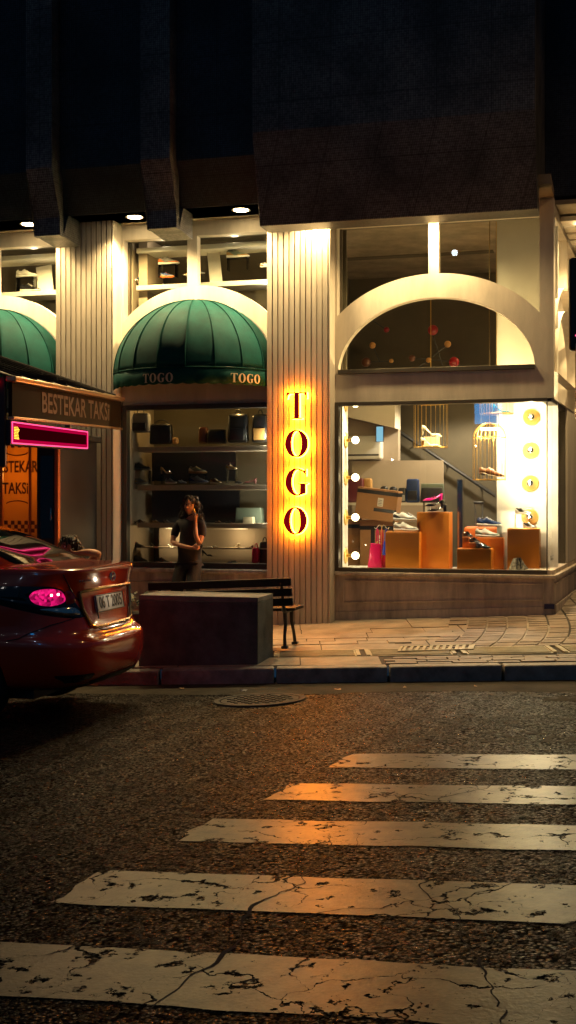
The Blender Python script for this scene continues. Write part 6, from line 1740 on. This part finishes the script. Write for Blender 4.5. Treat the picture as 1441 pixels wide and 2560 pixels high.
# seated person behind the taxi
sv = -1.95; su = U(186, sv); sgz = wz(su, sv)
p2 = thing('person', su, sv, sgz, 'person with dark curly hair sitting behind the taxi, bare arm raised to the face', 'person', scale=1.08)
P = {'pel': ((0, .05, .50), (.15, .12)), 'wst': ((-.01, .03, .64), (.12, .10)), 'chs': ((-.02, 0, .80), (.14, .10)), 'upc': ((-.02, -.02, .92), (.10, .07)), 'nek': ((-.02, -.04, 1.0), .05), 'hb': ((-.02, -.06, 1.08), .055),
     'sL': ((.14, -.02, .93), .058), 'mL': ((.24, -.05, 1.0), .055), 'eL': ((.335, -.09, 1.085), .05), 'fL': ((.23, -.16, 1.10), .045), 'wL': ((.11, -.19, 1.085), .03), 'pL': ((.055, -.185, 1.085), (.032, .02)),
     'sR': ((-.19, -.02, .92), .058), 'mR': ((-.22, -.10, .80), .048), 'eR': ((-.22, -.16, .68), .04), 'wR': ((-.12, -.34, .60), .028), 'pR': ((-.09, -.39, .59), (.03, .018)),
     'hL': ((.10, -.02, .50), .10), 'kL': ((.13, -.42, .50), .07), 'aL': ((.13, -.40, .09), .045), 'tL': ((.14, -.54, .04), .04),
     'hR': ((-.10, -.02, .50), .10), 'kR': ((-.14, -.42, .50), .07), 'aR': ((-.14, -.38, .09), .045), 'tR': ((-.15, -.52, .04), .04)}
fingers(P, E2 := [], 'wL', (.05, -.185, 1.09), [((-.02, 0, .018), ((-1, .1, .4), (-.6, .6, .6)), .9), ((-.024, 0, .006), ((-1, .1, .1), (-.6, .7, .2)), 1.0), ((-.024, 0, -.006), ((-1, .1, -.1), (-.6, .7, 0)), .95), ((-.02, 0, -.016), ((-1, .1, -.3), (-.6, .7, -.2)), .75), ((0, 0, .024), ((-.5, 0, 1), (-.2, .3, 1)), .7)], 'pL', 'L')
E = [('pel', 'wst'), ('wst', 'chs'), ('chs', 'upc'), ('upc', 'nek'), ('nek', 'hb'), ('upc', 'sR'), ('sR', 'mR'), ('mR', 'eR'), ('eR', 'wR'), ('wR', 'pR'), ('upc', 'sL'), ('sL', 'mL'), ('mL', 'eL'), ('eL', 'fL'), ('fL', 'wL'), ('wL', 'pL'),
     ('pel', 'hL'), ('hL', 'kL'), ('kL', 'aL'), ('aL', 'tL'), ('pel', 'hR'), ('hR', 'kR'), ('kR', 'aR'), ('aR', 'tR')] + E2
fingers(P, E, 'wR', (-.085, -.40, .59), [((-.015, -.02, 0), ((0, -1, -.2), (0, -.6, -.7)), .9), ((-.004, -.024, 0), ((0, -1, -.2), (0, -.6, -.7)), 1.0), ((.008, -.024, 0), ((.1, -1, -.2), (0, -.6, -.7)), .95), ((.018, -.02, 0), ((.2, -1, -.2), (.1, -.6, -.7)), .75), ((-.026, 0, 0), ((-.7, -.7, 0), (-.3, -1, -.2)), .7)], 'pR', 'R')
skel('body', 'skin', P, E, 'pel', p2)
C = {'pel': ((0, .04, .52), (.18, .15)), 'wst': ((-.01, .03, .64), (.155, .13)), 'chs': ((-.02, 0, .80), (.17, .13)), 'upc': ((-.02, -.02, .92), (.12, .09)), 'sL': ((.13, -.02, .93), .072), 'mL': ((.20, -.035, .965), .068), 'sR': ((-.18, -.02, .92), .072), 'mR': ((-.215, -.08, .82), .066)}
skel('shirt', 'cloth', C, [('pel', 'wst'), ('wst', 'chs'), ('chs', 'upc'), ('upc', 'sL'), ('sL', 'mL'), ('upc', 'sR'), ('sR', 'mR')], 'pel', p2)
T_ = {'p': ((0, .04, .50), (.17, .14)), 'hL': ((.10, -.06, .50), .12), 'kL': ((.13, -.42, .50), .09), 'aL': ((.13, -.40, .13), .07), 'hR': ((-.10, -.06, .50), .12), 'kR': ((-.14, -.42, .50), .09), 'aR': ((-.14, -.38, .13), .07)}
skel('trousers', 'cloth', T_, [('p', 'hL'), ('hL', 'kL'), ('kL', 'aL'), ('p', 'hR'), ('hR', 'kR'), ('kR', 'aR')], 'p', p2)
for x in (.135, -.145): B().ball((x, -.45, .045), .06, 14, 8, (.75, 1.9, .8)).build('shoe', 'black', p2)
mt = head(p2, Vector((-.02, -.09, 1.145)), R(-32))
hairmass(p2, mt, [(0, .03, .07, .085), (-.05, .02, .08, .06), (.05, .02, .08, .06), (0, -.04, .095, .05), (-.085, .03, .03, .055), (.08, .035, .03, .055), (-.09, .04, -.04, .05), (.08, .05, -.04, .05), (0, .08, -.02, .08), (0, .07, -.09, .06)], 9)
st = thing('stool', su, sv + .06, sgz, 'low dark stool under the person sitting behind the taxi', 'stool', scale=1.08)
B().cyl((0, 0, .36), (0, 0, 1), .19, .04, 24).build('seat', 'wood', st, bevel=.008)
for a in range(4):
    q = a * math.pi / 2 + .78; B().tube([(.13 * math.cos(q), .13 * math.sin(q), .36), (.17 * math.cos(q), .17 * math.sin(q), 0)], .014, 8).build('leg', 'iron', st)

# ================================================================== TRAFFIC SIGNAL at the right edge
sy = 11.7; sx = (1474 - CX) / FPX * sy; sz = walk_z(sx, sy)
t = empty('traffic_signal', (sx, sy, sz), R(-8), 'dark traffic signal head with navy plate on a pole cut by the right edge', 'traffic light')
ppm = FPX / sy
zz = lambda py: CAMZ + (HY - py) / ppm - sz
xx = lambda px: (px - 1474) / ppm
B().tube([(0, 0, -.05), (0, 0, zz(600))], .05, 14).build('pole', 'steel', t)
B().rbox(xx(1422), xx(1522), -.14, -.06, zz(880), zz(648), .035, 4).build('signal_back', 'signal', t, smooth=60)
B().rbox(xx(1434), xx(1512), -.06, .16, zz(872), zz(655), .03, 3).build('signal_head', 'signal', t, smooth=60)
pb_ = B().rbox(xx(1436), xx(1512), -.20, -.145, zz(1050), zz(862), .012, 2).build('navy_plate', 'bluepaint', t, smooth=60)
b = B(); b.tube([(x, -.205, z) for x, z in ((xx(1439), zz(1046)), (xx(1509), zz(1046)), (xx(1509), zz(866)), (xx(1439), zz(866)), (xx(1439), zz(1046)))], .0035, 5, cap=False); b.build('plate_border', 'lettergrey', pb_)
for k in range(3):
    z = zz(690 + k * 72); B().cyl((0, .16, z), (0, 1, 0), .10, .12, 20, .11).build('visor', 'signal', t)
B().ball((xx(1438), -.15, zz(843)), .008, 8, 6).build('pilot_lamp', 'pink', t)
#@@END2
# ================================================================== LIT SIGN ACROSS THE STREET (seen only as a blue reflection in the glass)
def opposite_sign(px, py, wpx, hpx, dist, col, st, lab):
    vg = .345; u, z = F(px, py, vg)
    cu_, cv_ = (0 * CO - (0 - YF) * SI), (0 * SI + (0 - YF) * CO)
    du_, dv_, dz_ = u - cu_, vg - cv_, z - CAMZ
    k = dist / dv_
    t = thing('lit_shop_sign', u + du_ * k, vg - dist, z + dz_ * k, lab, 'sign', 'lit signs across the street')
    sc_ = (dv_ + dist) / FPX / math.cos(TH)
    w_, h_ = wpx * sc_ / 2, hpx * sc_ / 2
    B().box(-w_ - .04, w_ + .04, -.16, 0, -h_ - .04, h_ + .04).build('sign_case', 'steel', t, bevel=.01)
    B().box(-w_, w_, .002, .012, -h_, h_).build('lit_face', emis('blue_sign_light', col, st), t, smooth=None)
    return t
opposite_sign(1222, 1030, 66, 56, 19, (.01, .30, .75), 10, 'blue lit sign on the far side of the street behind the camera')
#@@MARK
# ================================================================== STREET LIGHTING (lamps of the street, outside the frame)
def street_lamp(x, y, h, col, power, lab, arm=(-1.2, 0), r=.16, spot=True):
    t = empty('street_lamp', (x, y, 0), 0, lab, 'street lamp', 'street lamps outside the view')
    b = B(); b.tube([(0, 0, -.3), (0, 0, h - .6), (arm[0] * .3, arm[1] * .3, h), (arm[0], arm[1], h + .1)], [.09, .06, .05, .04], 12)
    b.build('pole', 'steel', t)
    B().rbox(arm[0] - .3, arm[0] + .3, arm[1] - .15, arm[1] + .15, h + .06, h + .16, .04).build('lamp_head', 'steel', t)
    lamp('street_lamp_light', (arm[0], arm[1], h - .02 - r), col, power, r, t, 'SPOT' if spot else 'POINT', (0, 0, 0), 168, .6)
    return t
street_lamp(8.4, 10.4, 9.0, (1, .53, .16), 270, 'tall grey street lamp on the pavement right of the frame', (-1.3, -.25), r=.12)
street_lamp(-6.5, -3.0, 9.0, (.75, .85, 1), 34, 'grey street lamp behind the camera to the left', (1.2, .6), r=.1, spot=False)
street_lamp(9.5, -4.0, 9.0, (.8, .88, 1), 34, 'grey street lamp behind the camera to the right', (-1.2, .6), r=.1, spot=False)
# small unseen lamps added across the street for highlights on car and glass
for i, (u, v, z, c, p) in enumerate(((-6.0, -19, 3.0, (1, .9, .75), 5), (-4.3, -19.3, 3.1, (1, .9, .8), 5), (-2.2, -19, 2.9, (.7, .8, 1), 5), (.2, -19.4, 3.3, (1, .6, .3), 4), (3.1, -19, 3.0, (.9, .9, 1), 4), (-9.0, -18.6, 2.6, (1, .8, .6), 5))):
    t = thing('highlight_lamp', u, v, z, 'small added highlight lamp number %s from the left on the opposite side of the street' % ('three two-from-left four five six one'.split()[i]), 'added lamp', 'highlight lamps added across the street')
    B().cyl((0, 0, .10), (0, 0, 1), .10, .06, 16, .03).build('cap', 'iron', t)
    B().tube([(0, 0, .15), (0, -.2, .2), (0, -.4, .2)], .015, 6).build('bracket', 'iron', t)
    lamp('highlight_light', (0, 0, 0), c, p, .03, t)
